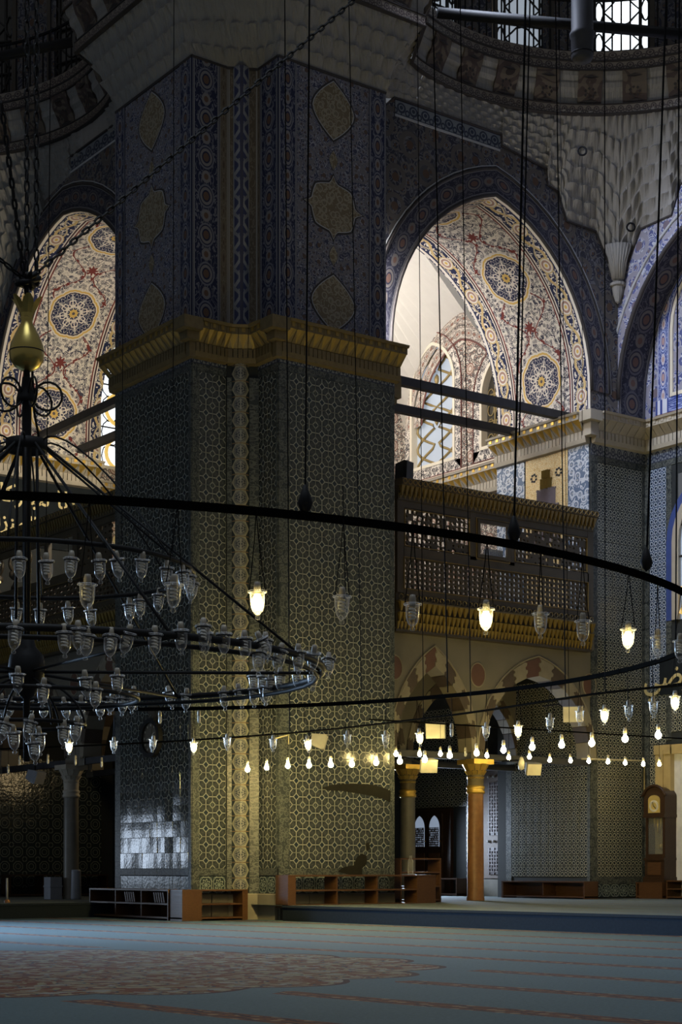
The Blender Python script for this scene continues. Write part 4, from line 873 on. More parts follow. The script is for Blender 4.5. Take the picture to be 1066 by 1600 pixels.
MB().box((10.36,-1.3,4.18),(10.385,.46,4.86)).build('calligraphy_panel', M['textground'], cal)
lettering('lettering', forms('عمر رضي'), (10.35,-.30,4.52), (pi/2,0,-pi/2), .62, M['text'], cal)

# ------------------------------------------------------------------ upper zone: stucco pendentives and the ring galleries
RC, RR, RZ = (5.80, -3.11), 3.98, 14.80
def mir(p): return Vector((p[1], p[0], p[2]))
# band path seen from below: ring arc, short return, straight run above the pier
def ring_pt(a, r=RR): return Vector((RC[0]+r*cos(radians(a)), RC[1]+r*sin(radians(a)), RZ))
lowR = [(1.106,0,13.74,.9,-.57),(1.6,0,13.74,1.5,-.57),(2.2,0,13.74,2.1,-.57),(2.8,0,13.74,2.8,-.57),(3.27,0,13.74,3.4,-.57),(3.30,.35,13.80,3.6,-.57),(3.36,.84,14.02,3.9,.0),(4.12,.86,14.2,4.19,.51)]
wl = [(4.6,.868,14.22),(5.2,.868,14.22),(5.8,.868,14.22),(6.62,.868,14.22),(6.63,.868,14.02),(7.2,.868,13.96),(7.77,.868,13.87),(7.78,.868,13.58),(8.04,.868,13.52),(8.25,.868,13.02),(9.02,.868,13.0),(9.28,.868,12.59),(9.60,.868,12.17),(9.64,.868,12.05)]
wl2 = [(9.64, .868-(9.64-x), z) for x, y, z in wl[::-1]][1:]
pairs = [(Vector((a,b_,c)), Vector((d,e,RZ))) for a,b_,c,d,e in lowR]
for p in wl + wl2:
    a = math.degrees(atan2(p[1]-RC[1], p[0]-RC[0])); pairs.append((Vector(p), ring_pt(a)))
def dense(pr, n):
    out = []
    for k in range(len(pr)-1):
        L = max((pr[k+1][0]-pr[k][0]).length, (pr[k+1][1]-pr[k][1]).length); m = max(1, int(L/n))
        for i in range(m): f = i/m; out.append((pr[k][0].lerp(pr[k+1][0], f), pr[k][1].lerp(pr[k+1][1], f)))
    return out + [pr[-1]]
def stucco_loft(prs, name, tiers=5, sub=6):
    D = dense(prs, .055); N = len(D); rows = tiers*sub; b = MB(); grid = []
    s = 0.0; S = [0.0]
    for k in range(1, N): s += ((D[k][0]-D[k-1][0]).length + (D[k][1]-D[k-1][1]).length)*.5; S.append(s)
    for j in range(rows+1):
        f = j/rows; t = f*tiers; ti = min(tiers-1, int(t)); fr = t-ti; row = []
        for k in range(N):
            lo, hi = D[k]; g = f**1.15; p = Vector((lo.x+(hi.x-lo.x)*(f**1.25), lo.y+(hi.y-lo.y)*(f**1.25), lo.z+(hi.z-lo.z)*g))
            n = (hi-lo); n.z = 0; n = n.normalized() if n.length > .05 else Vector((0,-1,0))
            h = (hi-lo).length; am = min(.22, h*.16); sx = S[k]/.26 + .5*(ti % 2); u = abs((sx % 1)-.5)*2
            p += n*am*((fr**1.5)*.9*(1-.75*(u**1.6)) - .25*fr)*(1 if 0 < j < rows else 0)
            row.append(p)
        grid.append(row)
    for j in range(rows):
        for k in range(N-1): b.face((grid[j][k], grid[j][k+1], grid[j+1][k+1], grid[j+1][k]))
    return struct(b.build(name, M['muq'], merge=True))
stucco_loft(pairs[8:], 'ceiling_pendentive_right', 7)
stucco_loft([(mir(a), mir(c)) for a, c in pairs[8:]], 'ceiling_pendentive_left', 7)
c0 = [(Vector((.66,.80,13.74)), Vector((-.25,-.25,RZ))), (Vector((1.09,.57,13.74)), Vector((.2,-.5,RZ)))]
cen = [(mir(a), mir(c)) for a, c in pairs[:8]][::-1] + [(Vector((0,.815,13.74)), Vector((-.57,.9,RZ))), (Vector((.3,.815,13.74)), Vector((-.57,.3,RZ)))] + c0 + [(Vector((1.106,.3,13.74)), Vector((.6,-.57,RZ)))] + pairs[:8] + [pairs[8]]
stucco_loft(cen, 'ceiling_pier_corbelling', 4)
b = MB(); q = [p for p, _ in cen[8:14]]
for p, nn in (((0,3.3),(0,.815)), ((0,.815),(.66,.815)), ((.66,.815),(1.106,.57)), ((1.106,.57),(1.106,0)), ((1.106,0),(3.27,0))):
    b.tube([(p[0],p[1],13.74),(nn[0],nn[1],13.74)], .03, 5)
struct(b.build('trim_pier_top', M['darkline']))
# small stucco pendant at the corner of the two arches
pd = struct(empty('trim_pendant', (9.60,.83,12.0)))
b = MB(); b.lathe([(.001,-.42),(.05,-.38),(.10,-.22),(.12,-.10),(.16,-.08),(.16,-.03),(.10,0),(.12,.1),(.22,.35),(.34,.62)], 12, (9.56,.79,12.12)); b.build('pendant', M['muq'], pd)
for k in range(9):
    a = radians(180+10*k+5); MB().tube([(9.56+.15*cos(a),.79+.15*sin(a),12.14),(9.56+.22*cos(a),.79+.22*sin(a),12.45),(9.56+.36*cos(a),.79+.36*sin(a),12.76)], [.025,.03,.04], 5).build('pendant_rib', M['muq'], pd, True)
# gallery band swept along ring + return + straight run
def gal_path(side):
    arc = [ring_pt(a) for a in range(110, -41, -3)]
    pth = [Vector((-.57,-.57,RZ)), Vector((1.0,-.57,RZ)), Vector((2.3,-.57,RZ)), Vector((3.6,-.57,RZ)), Vector((4.19,.51,RZ))] + arc[0:]
    return pth if side == 'R' else [mir(p) for p in pth]
def offs(path, d, side):
    out = []
    for k in range(len(path)):
        t = (path[min(k+1,len(path)-1)] - path[max(k-1,0)]); t.z = 0; t.normalize(); n = Vector((t.y, -t.x, 0)) * (1 if side == 'R' else -1)
        out.append(path[k] + n*d)
    return out
for side in 'RL':
    gp = gal_path(side); gal = struct(empty('trim_ring_gallery_'+NM[side], gp[20])); S = [0]
    for k in range(1, len(gp)): S.append(S[-1] + (gp[k]-gp[k-1]).length)
    def sweep(name, prof, mat, uvs=None, per=.22):
        b = MB()
        for i in range(len(prof)-1):
            A = [p+Vector((0,0,prof[i][1])) for p in offs(gp, prof[i][0], side)]; Bp = [p+Vector((0,0,prof[i+1][1])) for p in offs(gp, prof[i+1][0], side)]
            b.ribbon(A, Bp, [(s/per, 0) for s in S], [(s/per, 1) for s in S])
        return b.build(name, M[mat], gal)
    sweep('lower_border', [(.0,-.09),(.05,-.08),(.05,.08),(0,.09)][1:3], 'chain', per=.15); sweep('border_lip', [(0,-.11),(.07,-.09),(.07,-.075),(.05,-.075)], 'darkline'); sweep('border_lip', [(.05,.075),(.07,.08),(.07,.095),(.0,.10)], 'darkline')
    sweep('corbel_moulding', [(.0,.10),(.02,.16),(.02,.22),(.06,.30),(.13,.36),(.15,.44),(.14,.48),(.20,.55),(.22,.62)], 'muq')
    sweep('interlace_band', [(.24,.62),(.24,.78)], 'chain', per=.20); sweep('band_lip', [(.2,.62),(.27,.61),(.27,.635),(.24,.64)], 'darkline'); sweep('band_lip', [(.24,.77),(.265,.78),(.265,.80),(.24,.81)], 'darkline'); sweep('interlace_band', [(.24,.81),(.24,.97)], 'chain', per=.24); sweep('gallery_floor', [(.24,.97),(-.95,.97)], 'muq')
    n = int(S[-1]/.84)
    for i in range(n):                                     # painted corbel blocks between the mouldings
        t = .3 + i*.84; k = max(j for j in range(len(S)) if S[j] <= t); k = min(k, len(gp)-2)
        if gp[k].x < 3.3 and side == 'R' and t < 5.4: pass
        f = (t-S[k])/(S[k+1]-S[k]); p = gp[k].lerp(gp[k+1], f); tt = (gp[k+1]-gp[k]); tt.z = 0; tt.normalize(); nn = Vector((tt.y,-tt.x,0))*(1 if side == 'R' else -1)
        q = MB(); w0 = .22
        prof = [(.03,.10),(.07,.20),(.13,.30),(.20,.40),(.25,.54),(.26,.61)]
        for (d0,z0),(d1,z1) in zip(prof, prof[1:]): q.face([p-tt*w0+nn*d0+Vector((0,0,z0)), p+tt*w0+nn*d0+Vector((0,0,z0)), p+tt*w0+nn*d1+Vector((0,0,z1)), p-tt*w0+nn*d1+Vector((0,0,z1))])
        for sg in (-1, 1): q.face([p+tt*w0*sg+Vector((0,0,.10))] + [p+tt*w0*sg+nn*d+Vector((0,0,z)) for d, z in prof] + [p+tt*w0*sg+Vector((0,0,.61))])
        blk = q.build('corbel_block', M['blockpaint'], gal)
        q = MB()
        for i2 in range(7):
            a = 2*pi*i2/7; c = p + tt*(.09*cos(a)) + nn*(.115+.05*sin(a)*.5) + Vector((0,0,.26+.075*sin(a)))
            q.face([c+tt*.028+nn*.02, c+nn*.03+Vector((0,0,.03)), c-tt*.028+nn*.02, c+nn*.012-Vector((0,0,.03))])
        for dz, hw in ((.13,.16),(.50,.15)):
            c = p+nn*(.055 if dz < .3 else .245)+Vector((0,0,dz)); q.face([c-tt*hw, c+nn*.012-Vector((0,0,.03)), c+tt*hw, c+nn*.02+Vector((0,0,.035))])
        q.build('painted_flower', M['darkline'], blk)
    rail = empty('gallery_railing', gp[20]+Vector((0,0,.97))); tag(rail, ('dark iron railing along the round gallery below the bright windows' if side == 'R' else 'dark iron railing along the unlit round gallery above the gilt hanging vase'), 'railing')
    for hgt, r in ((.04,.02),(.98,.03)): MB().tube([p+Vector((0,0,.97+hgt)) for p in offs(gp, .14, side)], r, 5).build('rail', M['iron'], rail)
    t = .1; base = offs(gp, .14, side); bal = mesh_only(MB().tube([(0,0,0),(0,0,.98)], .017, 5), 'baluster', M['iron'])
    while t < S[-1]:
        k = min(max(j for j in range(len(S)) if S[j] <= t), len(gp)-2); f = (t-S[k])/(S[k+1]-S[k]); inst(bal, rail, base[k].lerp(base[k+1], f)+Vector((0,0,.97))); t += .17
    # drum wall with windows
    def dp(a, r, z): p = Vector((RC[0]+r*cos(radians(a)), RC[1]+r*sin(radians(a)), z)); return p if side == 'R' else mir(p)
    dr = MB(); n = 0
    for a in range(150, -61, -3):
        inside = any(abs((a-1.5) - (c)) < 6.2 for c in (90.1, 67.7, 45.3, 22.9, .5, -21.9))
        for z0, z1 in ((15.75,16.18),(16.18,18.6),(18.6,19.6)):
            if inside and z0 == 16.18: continue
            dr.face([dp(a,4.9,z0),dp(a-3,4.9,z0),dp(a-3,4.9,z1),dp(a,4.9,z1)])
    struct(dr.build('wall_drum_'+NM[side], M['wallfield']))
    for i, c in enumerate((90.1, 67.7, 45.3, 22.9, .5, -21.9)):
        w = struct(empty('window_%d' % (5 + i + (6 if side == 'L' else 0)), dp(c, 4.95, 16.18)))
        pane = 'winlight' if (side == 'R' and i == 2) else ('winmid' if side == 'R' else 'windark')
        q = MB(); q.face([dp(c-6.6,4.97,16.1),dp(c+6.6,4.97,16.1),dp(c+6.6,4.97,18.7),dp(c-6.6,4.97,18.7)]); q.build('pane', M[pane], w)
        q = MB()
        for f in (-6.2,-4.2,4.2,6.2): q.tube([dp(c+f*.97,4.93,16.18),dp(c+f*.97,4.93,18.6)], .025, 5)
        for z in (16.2,16.75,17.4): q.tube([dp(c-6.2,4.93,z),dp(c+6.2,4.93,z)], .025, 5)
        for zc in (16.48, 17.08, 17.7):
            for da in (-5.1, 0, 5.1):
                rx, rz = (1.0 if da else 3.2), (.20 if da else .26)
                q.tube([dp(c+da+rx*cos(k*pi/6)*(1+.25*cos(k*pi*2/3)), 4.93, zc+rz*sin(k*pi/6)) for k in range(12)], .02, 4, closed=True)
        q.build('tracery', M['lead'], w, True)
        if pane != 'windark':
            q = MB()
            for zc, da in ((16.48,0),(16.78,-2)): q.face([dp(c+da-.5,4.945,zc),dp(c+da,4.945,zc-.12),dp(c+da+.5,4.945,zc),dp(c+da,4.945,zc+.12)])
            q.build('amber_glass', M['amber'], w)
        q = MB()
        for f in (-6.6, 6.6): q.poly_prism([dp(c+f-.5,4.86,16.1),dp(c+f+.5,4.86,16.1),dp(c+f+.5,4.98,16.1),dp(c+f-.5,4.98,16.1)], (0,0,2.6))
        q.build('window_frame', M['balwood'], w)
# tie beam and hanging stair drum across the round gallery
def tube_thing(name, pts, r, mat, label, cat, n=8, group=None):
    o = MB().tube(pts, r, n).build(name, M[mat], None, True); return tag(o, label, cat, group)
a, c = at(684, 20, 26.0), at(1085, 55, 26.6)
tube_thing('tie_beam', [a, c], .085, 'iron', 'thick dark tie beam crossing in front of the bright high windows', 'beam')
cy = empty('hanging_drum', at(910, 96, 25.2)); tag(cy, 'dark metal cylinder hanging before the bright high windows', 'lantern')
MB().lathe([(.001,0),(.14,.01),(.165,.06),(.17,.35),(.19,.37),(.19,.42),(.165,.45),(.165,1.6),(.001,1.6)], 18, cy.location).build('drum', M['tie'], cy, True)
MB().lathe([(.172,.10),(.178,.11),(.172,.12)], 18, cy.location).build('band', M['iron'], cy, True)
a, c = at(-30, 94, 26.2), at(112, 66, 26.4)
tube_thing('tie_beam', [a, c], .08, 'iron', 'black tie beam across the unlit round gallery, above the diagonal chain', 'beam')

# ------------------------------------------------------------------ tie rods of the arches
for (p0, p1, lb) in (((3.45,1.45,9.53),(8.91,1.45,9.55),'dark tie rod across the cream arch, upper of the two beside the pointed window'), ((3.45,2.8,9.5),(8.9,2.81,9.52),'dark tie rod across the cream arch, lower of the two beside the pointed window'),
                     ((1.45,3.31,9.64),(1.91,10.0,9.9),'dark tie rod behind the gilt vase arch, upper of the two by the lead-barred window'), ((2.8,3.31,9.66),(2.81,10.0,9.74),'dark tie rod behind the gilt vase arch, lower of the two by the lead-barred window')):
    d = Vector(p1)-Vector(p0); q = MB(); w = d.cross(Vector((0,0,1))).normalized()*.07
    q.poly_prism([Vector(p0)-w+Vector((0,0,-.075)), Vector(p0)+w+Vector((0,0,-.075)), Vector(p0)+w+Vector((0,0,.075)), Vector(p0)-w+Vector((0,0,.075))], d)
    tag(q.build('tie_rod', M['tie']), lb, 'beam', 'tie rods of the arches')

# ------------------------------------------------------------------ gallery balustrades
def lattice(side, par, name, u0, u1, z0, z1, v, mat, nu, nz, hole=.58, jit=0.0, th=.05, stag=True):
    b = MB(); du, dz = (u1-u0)/nu, (z1-z0)/nz
    for j in range(nz):
        for i in range(nu):
            a, c = u0+du*i, z0+dz*j; cu = a+du*.5; cz = c+dz*.5; k = hole*(1+random.uniform(-jit, jit)); ro = random.uniform(-.5,.5)*jit*2; m = 6
            C = [(a,c),(a+du*.5,c),(a+du,c),(a+du,c+dz),(a+du*.5,c+dz),(a,c+dz)]
            if jit and random.random() < jit*.35: b.face([P(side,u,v,z) for u,z in (C[0],C[2],C[3],C[5])]); continue
            tilt = (.35 if (i+j) % 2 else -.35) + ro
            H = []
            for u, z in C:
                du_, dz_ = (u-cu)*k, (z-cz)*k
                H.append((cu + (du_*cos(tilt)-dz_*sin(tilt)*du/dz*.6)*(.9), cz + (dz_*cos(tilt)+du_*sin(tilt)*dz/du*.6)*.9))
            for q in range(m):
                r = (q+1) % m; b.face([P(side,*C[q][:1],v,C[q][1]), P(side,C[r][0],v,C[r][1]), P(side,H[r][0],v,H[r][1]), P(side,H[q][0],v,H[q][1])]); b.face([P(side,H[q][0],v,H[q][1]),P(side,H[r][0],v,H[r][1]),P(side,H[r][0],v+th,H[r][1]),P(side,H[q][0],v+th,H[q][1])])
    return b.build(name, M[mat], par)
def frame_rect(side, par, name, u0, u1, z0, z1, v, w, mat, th=.03):
    q = MB()
    for a, c, e, f in ((u0-w,u1+w,z0-w,z0),(u0-w,u1+w,z1,z1+w),(u0-w,u0,z0,z1),(u1,u1+w,z0,z1)):
        q.box(*[P(side, x, v-(th if i == 0 else 0), z) for i, (x, z) in enumerate(((a,e),(c,f)))]) if side == 'R' else q.poly_prism([P(side,a,v-th,e),P(side,c,v-th,e),P(side,c,v-th,f),P(side,a,v-th,f)], P(side,0,th,0))
    return q.build(name, M[mat], par)
def tooth_mesh(w, h, d, mat):
    b = MB(); b.face([(-w*.36,-d,h),(w*.36,-d,h),(w*.10,-d*.35,0),(-w*.10,-d*.35,0)]); b.face([(-w*.36,-d,h),(-w*.10,-d*.35,0),(-w*.10,0,0),(-w*.36,0,h)]); b.face([(w*.36,-d,h),(w*.36,0,h),(w*.10,0,0),(w*.10,-d*.35,0)]); b.face([(-w*.36,-d,h),(w*.36,-d,h),(w*.36,0,h),(-w*.36,0,h)])
    return mesh_only(b, 'frieze_tooth', mat)
TOOTH = {m: tooth_mesh(.10, .16, .07, M[m]) for m in ('dimgold','balline','agedgold')}
def ringrow(side, par, u0, u1, z, v, r, n, mat):
    b = MB()
    for i in range(n):
        c = u0+(u1-u0)*(i+.5)/n; b.tube([P(side,c+r*cos(k*pi/4),v,z+r*sin(k*pi/4)) for k in range(8)], .010, 4, closed=True)
    return b.build('ring_frieze', M[mat], par)
def balustrade(side, u0, u1, label):
    v = .70; t = empty('gallery_balustrade', P(side,(u0+u1)/2,v,5.0)); tag(t, label, 'balustrade'); L = u1-u0
    def bx(name, a, c, z0, z1, vf, vb, mat): q = MB(); q.poly_prism([P(side,a,vf,z0),P(side,c,vf,z0),P(side,c,vf,z1),P(side,a,vf,z1)], P(side,0,vb-vf,0)); return q.build(name, M[mat], t)
    def teeth(z, vv, mat, sc, n): 
        for i in range(n):
            p = P(side, u0+L*(i+.5)/n, vv, z); inst(TOOTH[mat], t, p, (0,0,0 if side == 'R' else pi/2) if side == 'R' else (0,0,-pi/2), (L/n/.10, sc, sc))
    bx('top_rail', u0, u1, 7.44, 7.56, v-.16, v+.12, 'balwood'); ringrow(side, t, u0, u1, 7.50, v-.165, .045, int(L/.11), 'balline'); teeth(7.27, v-.06, 'balline', 1.05, int(L/.10)); bx('rail_back', u0, u1, 7.20, 7.44, v-.04, v+.08, 'balwood')
    teeth(7.22, v-.03, 'dimgold', .55, int(L/.10))
    s = L/4.71; X = lambda a: u0 + (a-4.06)*s
    bx('stile', X(4.06), X(4.21), 5.60, 7.20, v-.02, v+.06, 'balwood'); bx('stile', X(5.71), X(5.86), 6.34, 7.20, v-.02, v+.06, 'balwood'); bx('stile', X(6.64), X(6.77), 6.34, 7.20, v-.02, v+.06, 'balwood'); bx('stile', X(8.62), X(8.77), 5.60, 7.20, v-.02, v+.06, 'balwood')
    bx('rail', X(4.2), X(8.65), 7.08, 7.20, v-.015, v+.05, 'balwood'); bx('rail', X(4.2), X(8.65), 6.22, 6.40, v-.02, v+.06, 'balwood'); bx('rail', X(4.2), X(8.65), 5.58, 5.68, v-.02, v+.06, 'balwood')
    if side == 'R':
        lattice(side, t, 'lattice_panel', X(4.21), X(5.71), 6.40, 7.08, v, 'balwood', 14, 7, .80, .5); lattice(side, t, 'lattice_panel', X(6.77), X(8.62), 6.40, 7.08, v, 'balwood', 19, 7, .74, .5)
        for a, c in ((4.23,5.69),(6.79,8.60)): frame_rect(side, t, 'gilt_fillet', X(a), X(c), 6.43, 7.05, v, .012, 'balline')
        frame_rect(side, t, 'window_casing', X(5.93), X(6.57), 6.46, 7.02, v, .06, 'balwood', .05); frame_rect(side, t, 'gilt_fillet', X(5.86), X(6.64), 6.38, 7.10, v, .014, 'balline')
        lattice(side, t, 'small_grille', X(6.10), X(6.55), 6.47, 6.60, v+.05, 'paleline', 10, 5, .6)
    else:
        lattice(side, t, 'lattice_panel', X(4.7), X(5.71), 6.40, 7.08, v, 'balwood', 8, 6, .5, .6)
        for k in range(4):                                   # carved brackets in the open bay
            c = X(6.9+.5*k); q = MB(); q.tube([P(side,c+.16*sin(i*.55)*(1 if k % 2 else -1),v+.02,6.42+.62*i/10) for i in range(11)], [.05-.002*i for i in range(11)], 6); q.lathe([(.001,-.11),(.09,-.04),(.09,.04),(.001,.11)], 6, P(side,c,v+.02,6.7)); q.build('carved_bracket', M['balwood'], t, True)
    lattice(side, t, 'lattice_strip', X(4.21), X(8.62), 5.68, 6.22, v, 'balwood', 40, 6, .72, 0)
    frame_rect(side, t, 'gilt_fillet', X(4.21), X(8.62), 5.68, 6.22, v-.01, .010, 'balline')
    bx('frieze_back', u0, u1, 5.00, 5.60, v+.02, v+.2, 'balwood'); ringrow(side, t, u0, u1, 5.53, v-.04, .045, int(L/.13), 'dimgold'); bx('frieze_fillet', u0, u1, 5.44, 5.47, v-.08, v+.05, 'dimgold')
    teeth(5.28, v-.03, 'agedgold', 1.0, int(L/.12)); teeth(5.10, v+.0, 'agedgold', 1.0, int(L/.10)); teeth(4.97, v+.04, 'agedgold', .85, int(L/.08)); bx('soffit_rail', u0, u1, 4.93, 4.98, v+.02, v+.18, 'balwood')
    return t
balustrade('R', 4.06, 8.79, 'pierced brown gallery balustrade with gilt frieze under the cream arch')
balustrade('L', 3.9, 9.98, 'pierced dark gallery balustrade behind the iron chandelier')

# ------------------------------------------------------------------ columns
def column(x, y, top, r, shaft, cap, label, rot=0.0):
    c = empty('column', (x, y, FLOOR2)); tag(c, label, 'column', 'columns under the galleries'); h = top-FLOOR2; O = Vector((x,y,FLOOR2))
    MB().lathe([(r*1.08,0),(r*1.08,.05),(r*1.0,.09),(r*.97,h*.5),(r*.94,h-.56)], 20, O).build('shaft', M[shaft], c, True)
    MB().lathe([(r*.94,h-.57),(r*1.1,h-.56),(r*1.12,h-.52),(r*.98,h-.50),(r*1.10,h-.47),(r*1.1,h-.44),(r*.95,h-.42)], 20, O).build('collar', M[cap], c, True)
    MB().lathe([(r*.95,h-.43),(r*1.0,h-.25),(r*1.35,h-.08),(r*1.4,h)], 20, O).build('capital', M['dimgold' if cap == 'gold' else cap], c, True)
    for k, (z0, z1, n, rr, ro) in enumerate(((h-.41,h-.27,12,r*1.05,0),(h-.27,h-.16,12,r*1.32,.5),(h-.16,h-.03,12,r*1.62,0))):
        q = MB(); w = 2*pi*rr/n*.42; q.face([(-w,-.0,z1-z0),(w,-.0,z1-z0),(w*.75,.07,0),(-w*.75,.07,0)]); q.face([(-w,0,z1-z0),(-w*.75,.07,0),(-w,.10,z1-z0)]); q.face([(w,0,z1-z0),(w,.10,z1-z0),(w*.75,.07,0)])
        me = mesh_only(q, 'capital_niche', M[cap])
        for i in range(n):
            a = 2*pi*(i+ro)/n + rot; inst(me, c, (x+rr*sin(a), y-rr*cos(a), FLOOR2+z0), (0,0,a))
    q = MB(); q.box((x-r*1.55,y-r*1.55,top-.04),(x+r*1.55,y+r*1.55,top+.05)); q.build('abacus', M[cap], c); return c
column(6.03, .90, 2.74, .152, 'marble', 'gold', 'polished brown porphyry column with gilt capital standing alone on the platform')
column(6.0, 2.82, 2.74, .148, 'greymarble', 'gold', 'grey marble column with gilt capital behind the low two-tier shelf')
column(.90, 6.70, 2.74, .150, 'greymarble', 'corst', 'grey marble column beside the pale block in the dark aisle')
# pale block and posts by the dark column
p = onx(86, 1396, .55); tag(MB().box((p.x-.12,p.y-.05,FLOOR2),(p.x+.12,p.y+.22,FLOOR2+.42)).box((p.x-.13,p.y-.06,FLOOR2+.23),(p.x+.13,p.y+.23,FLOOR2+.26)).build('stone_block', M['greyplastic']), 'pale grey block with a dark seam at the foot of the dim column', 'block')
p = onx(119, 1390, .75); tag(MB().lathe([(.001,0),(.09,.0),(.10,.03),(.09,.52),(.085,.56),(.001,.565)], 12, (p.x, p.y, FLOOR2)).build('white_post', M['greyplastic'], None, True), 'short pale rounded post to the right of the dim column', 'post')
st = empty('rope_post', onz(11, 1411, FLOOR2)); tag(st, 'slim pale barrier post standing on the carpet in the dark aisle', 'post')
MB().lathe([(.001,.42),(.02,.42),(.02,.05),(.001,.05)], 8, st.location).build('post', M['greyplastic'], st, True); MB().lathe([(.05,0),(.05,.04),(.03,.06),(.001,.06)], 10, st.location).build('foot', M['marble'], st, True)

# ------------------------------------------------------------------ shoe racks and benches
def rack(name, label, side, u0, u1, v0, v1, z0, z1, cols, rows, mat='rack', ends=(0,0), back=False, skip=(), group=None, slats=()):
    """open shelf unit along u, open face at v0 (towards the nave)"""
    t = empty(name, P(side,(u0+u1)/2,(v0+v1)/2,z0)); tag(t, label, 'shelf', group); th = .025
    def bx(nm, a, c, va, vb, za, zb, m=mat): q = MB(); q.poly_prism([P(side,a,va,za),P(side,c,va,za),P(side,c,va,zb),P(side,a,va,zb)], P(side,0,vb-va,0)); return q.build(nm, M[m], t)
    bx('top_board', u0, u1, v0-.01, v1, z1-th, z1); bx('bottom_board', u0, u1, v0, v1, z0+.03, z0+.03+th)
    for k in range(1, rows): z = z0+.03+(z1-z0-.03)*k/rows; bx('shelf_board', u0+th, u1-th, v0, v1, z-th/2, z+th/2)
    bx('end_panel', u0, u0+max(th, ends[0]), v0-.005, v1, z0, z1-th); bx('end_panel', u1-max(th, ends[1]), u1, v0-.005, v1, z0, z1-th)
    iu0, iu1 = u0+max(th,ends[0]), u1-max(th,ends[1])
    for k in range(1, cols):
        c = iu0+(iu1-iu0)*k/cols
        if k not in skip: bx('divider', c-th/2, c+th/2, v0+.01, v1, z0+.03, z1-th)
    if back: bx('back_panel', u0, u1, v1-.012, v1, z0+.03, z1-th)
    for (a, n, za, zb) in slats:
        for i in range(n):
            c = a+.07*i; q = MB(); q.poly_prism([P(side,c,v0+.05,za),P(side,c+.035,v0+.05,za),P(side,c+.035+.05,v0+.05,zb),P(side,c+.05,v0+.05,zb)], P(side,0,.02,0)); q.build('slat', M[mat], t)
    return t
rack('shoe_rack', 'long wooden shoe rack open to the nave below the unlit tiled pier face', 'L', .80, 3.42, -.44, -.06, 0, .49, 3, 2, back=True, slats=((1.0,5,.28,.44),(1.95,5,.28,.44)))
rack('shoe_rack', 'short two-tier shoe rack facing forward at the foot of the medallion strip', 'R', -.42, .80, .42, .78, 0, .49, 1, 2, ends=(.36,.10))
rack('low_bench_shelf', 'long low wooden shelf against the lamplit tiled pier face', 'R', 1.0, 4.0, -.42, -.08, FLOOR2-.04, .72, 3, 2, ends=(.15,.40))
rack('upper_shelf', 'small open shelf standing behind the long low shelf by the grey column', 'R', 3.72, 4.62, .18, .50, FLOOR2, 1.0, 1, 3, ends=(.03,.03))
rack('wall_bench', 'low shelf bench against the tiled wall under the arcade', 'L', .62, 2.95, 8.50, 8.86, FLOOR2, .58, 2, 1, ends=(.03,.05), back=True)
rack('box_bench', 'plain wooden box under the longcase clock', 'L', -.02, .66, 9.92, 10.36, FLOOR2, .56, 1, 1, ends=(.6,.03))
rack('low_shelf', 'low open shelf at the foot of the pale doorway', 'L', -1.4, -.10, 9.95, 10.36, FLOOR2, .60, 2, 2, back=True)
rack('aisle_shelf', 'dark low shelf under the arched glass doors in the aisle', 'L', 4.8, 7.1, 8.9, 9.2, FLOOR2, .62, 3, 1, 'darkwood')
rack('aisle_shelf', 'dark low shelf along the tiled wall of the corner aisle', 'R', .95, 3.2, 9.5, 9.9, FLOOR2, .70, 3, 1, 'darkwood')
# glass bottle standing by the upper shelf
tag(MB().lathe([(.001,0),(.045,.0),(.045,.22),(.02,.28),(.02,.32),(.001,.32)], 10, (3.9,.12,FLOOR2+.5-.02)).build('bottle', M['glass'], None, True), 'clear bottle standing at the end of the small open shelf', 'bottle')

# ------------------------------------------------------------------ doors of the aisle
dr = struct(empty('door_1', (9.46, 6.35, FLOOR2)))
MB().box((9.42,5.62,FLOOR2),(9.50,7.2,2.12)).build('door_frame', M['darkwood'], dr)
for y0, y1 in ((5.92,6.33),(6.43,6.84)):
    lf = MB().box((9.39,y0-.04,FLOOR2+.3),(9.42,y1+.04,2.02)).build('door_leaf', M['darkwood'], dr)
    yc = (y0+y1)/2; a = [(y0+.03,1.30)] + arch(yc, (y1-y0)/2-.03, 1.72, 1.98, 6) + [(y1-.03,1.30)]
    q = MB()
    for tt in tessellate_polygon([[Vector((u,z,0)) for u,z in a]]): q.face([(9.385,a[i][0],a[i][1]) for i in tt])
    q.build('pane', M['winroom'], lf)
    lattice('L', lf, 'pane_grille', y0+.04, y1-.04, 1.30, 1.72, 9.375, 'doorstrip', 10, 9, .66, .3, .008)
    MB().box((9.375,y0+.03,.66),(9.39,y1-.03,1.16)).build('door_panel', M['rack'], lf)
    MB().lathe([(.001,-.02),(.02,0),(.001,.02)], 8, (9.37,y0+.0,1.42)).build('door_knob', M['gold'], lf)
dr = struct(empty('door_2', (9.44, 4.2, FLOOR2)))
MB().box((9.40,3.75,FLOOR2+.38),(9.48,4.65,2.93)).build('door_leaf', M['doorwood'], dr)
for z0, z1 in ((.70,1.26),(1.52,2.62)):
    pn = MB().box((9.385,3.82,z0),(9.40,4.36,z1)).build('door_panel', M['doorinlay'], dr); q = MB(); nz = round((z1-z0)/.075)
    for j in range(nz):
        for i in range(7):
            y, z = 3.86+.077*i, z0+.06+(z1-z0-.12)*j/max(1,nz-1)
            if (i+j) % 2: q.box((9.374,y-.056,z-.012),(9.386,y+.056,z+.012))
            else: q.box((9.372,y-.012,z-.056),(9.386,y+.012,z+.056))
    q.build('strapwork', M['doorstrip'], pn)
for z in (1.39, 2.74):
    for i in range(4): MB().lathe([(.001,-.03),(.03,-.015),(.03,.015),(.001,.03)], 8, (9.385,3.84+.17*i,z)).build('door_boss', M['paleline'], dr)
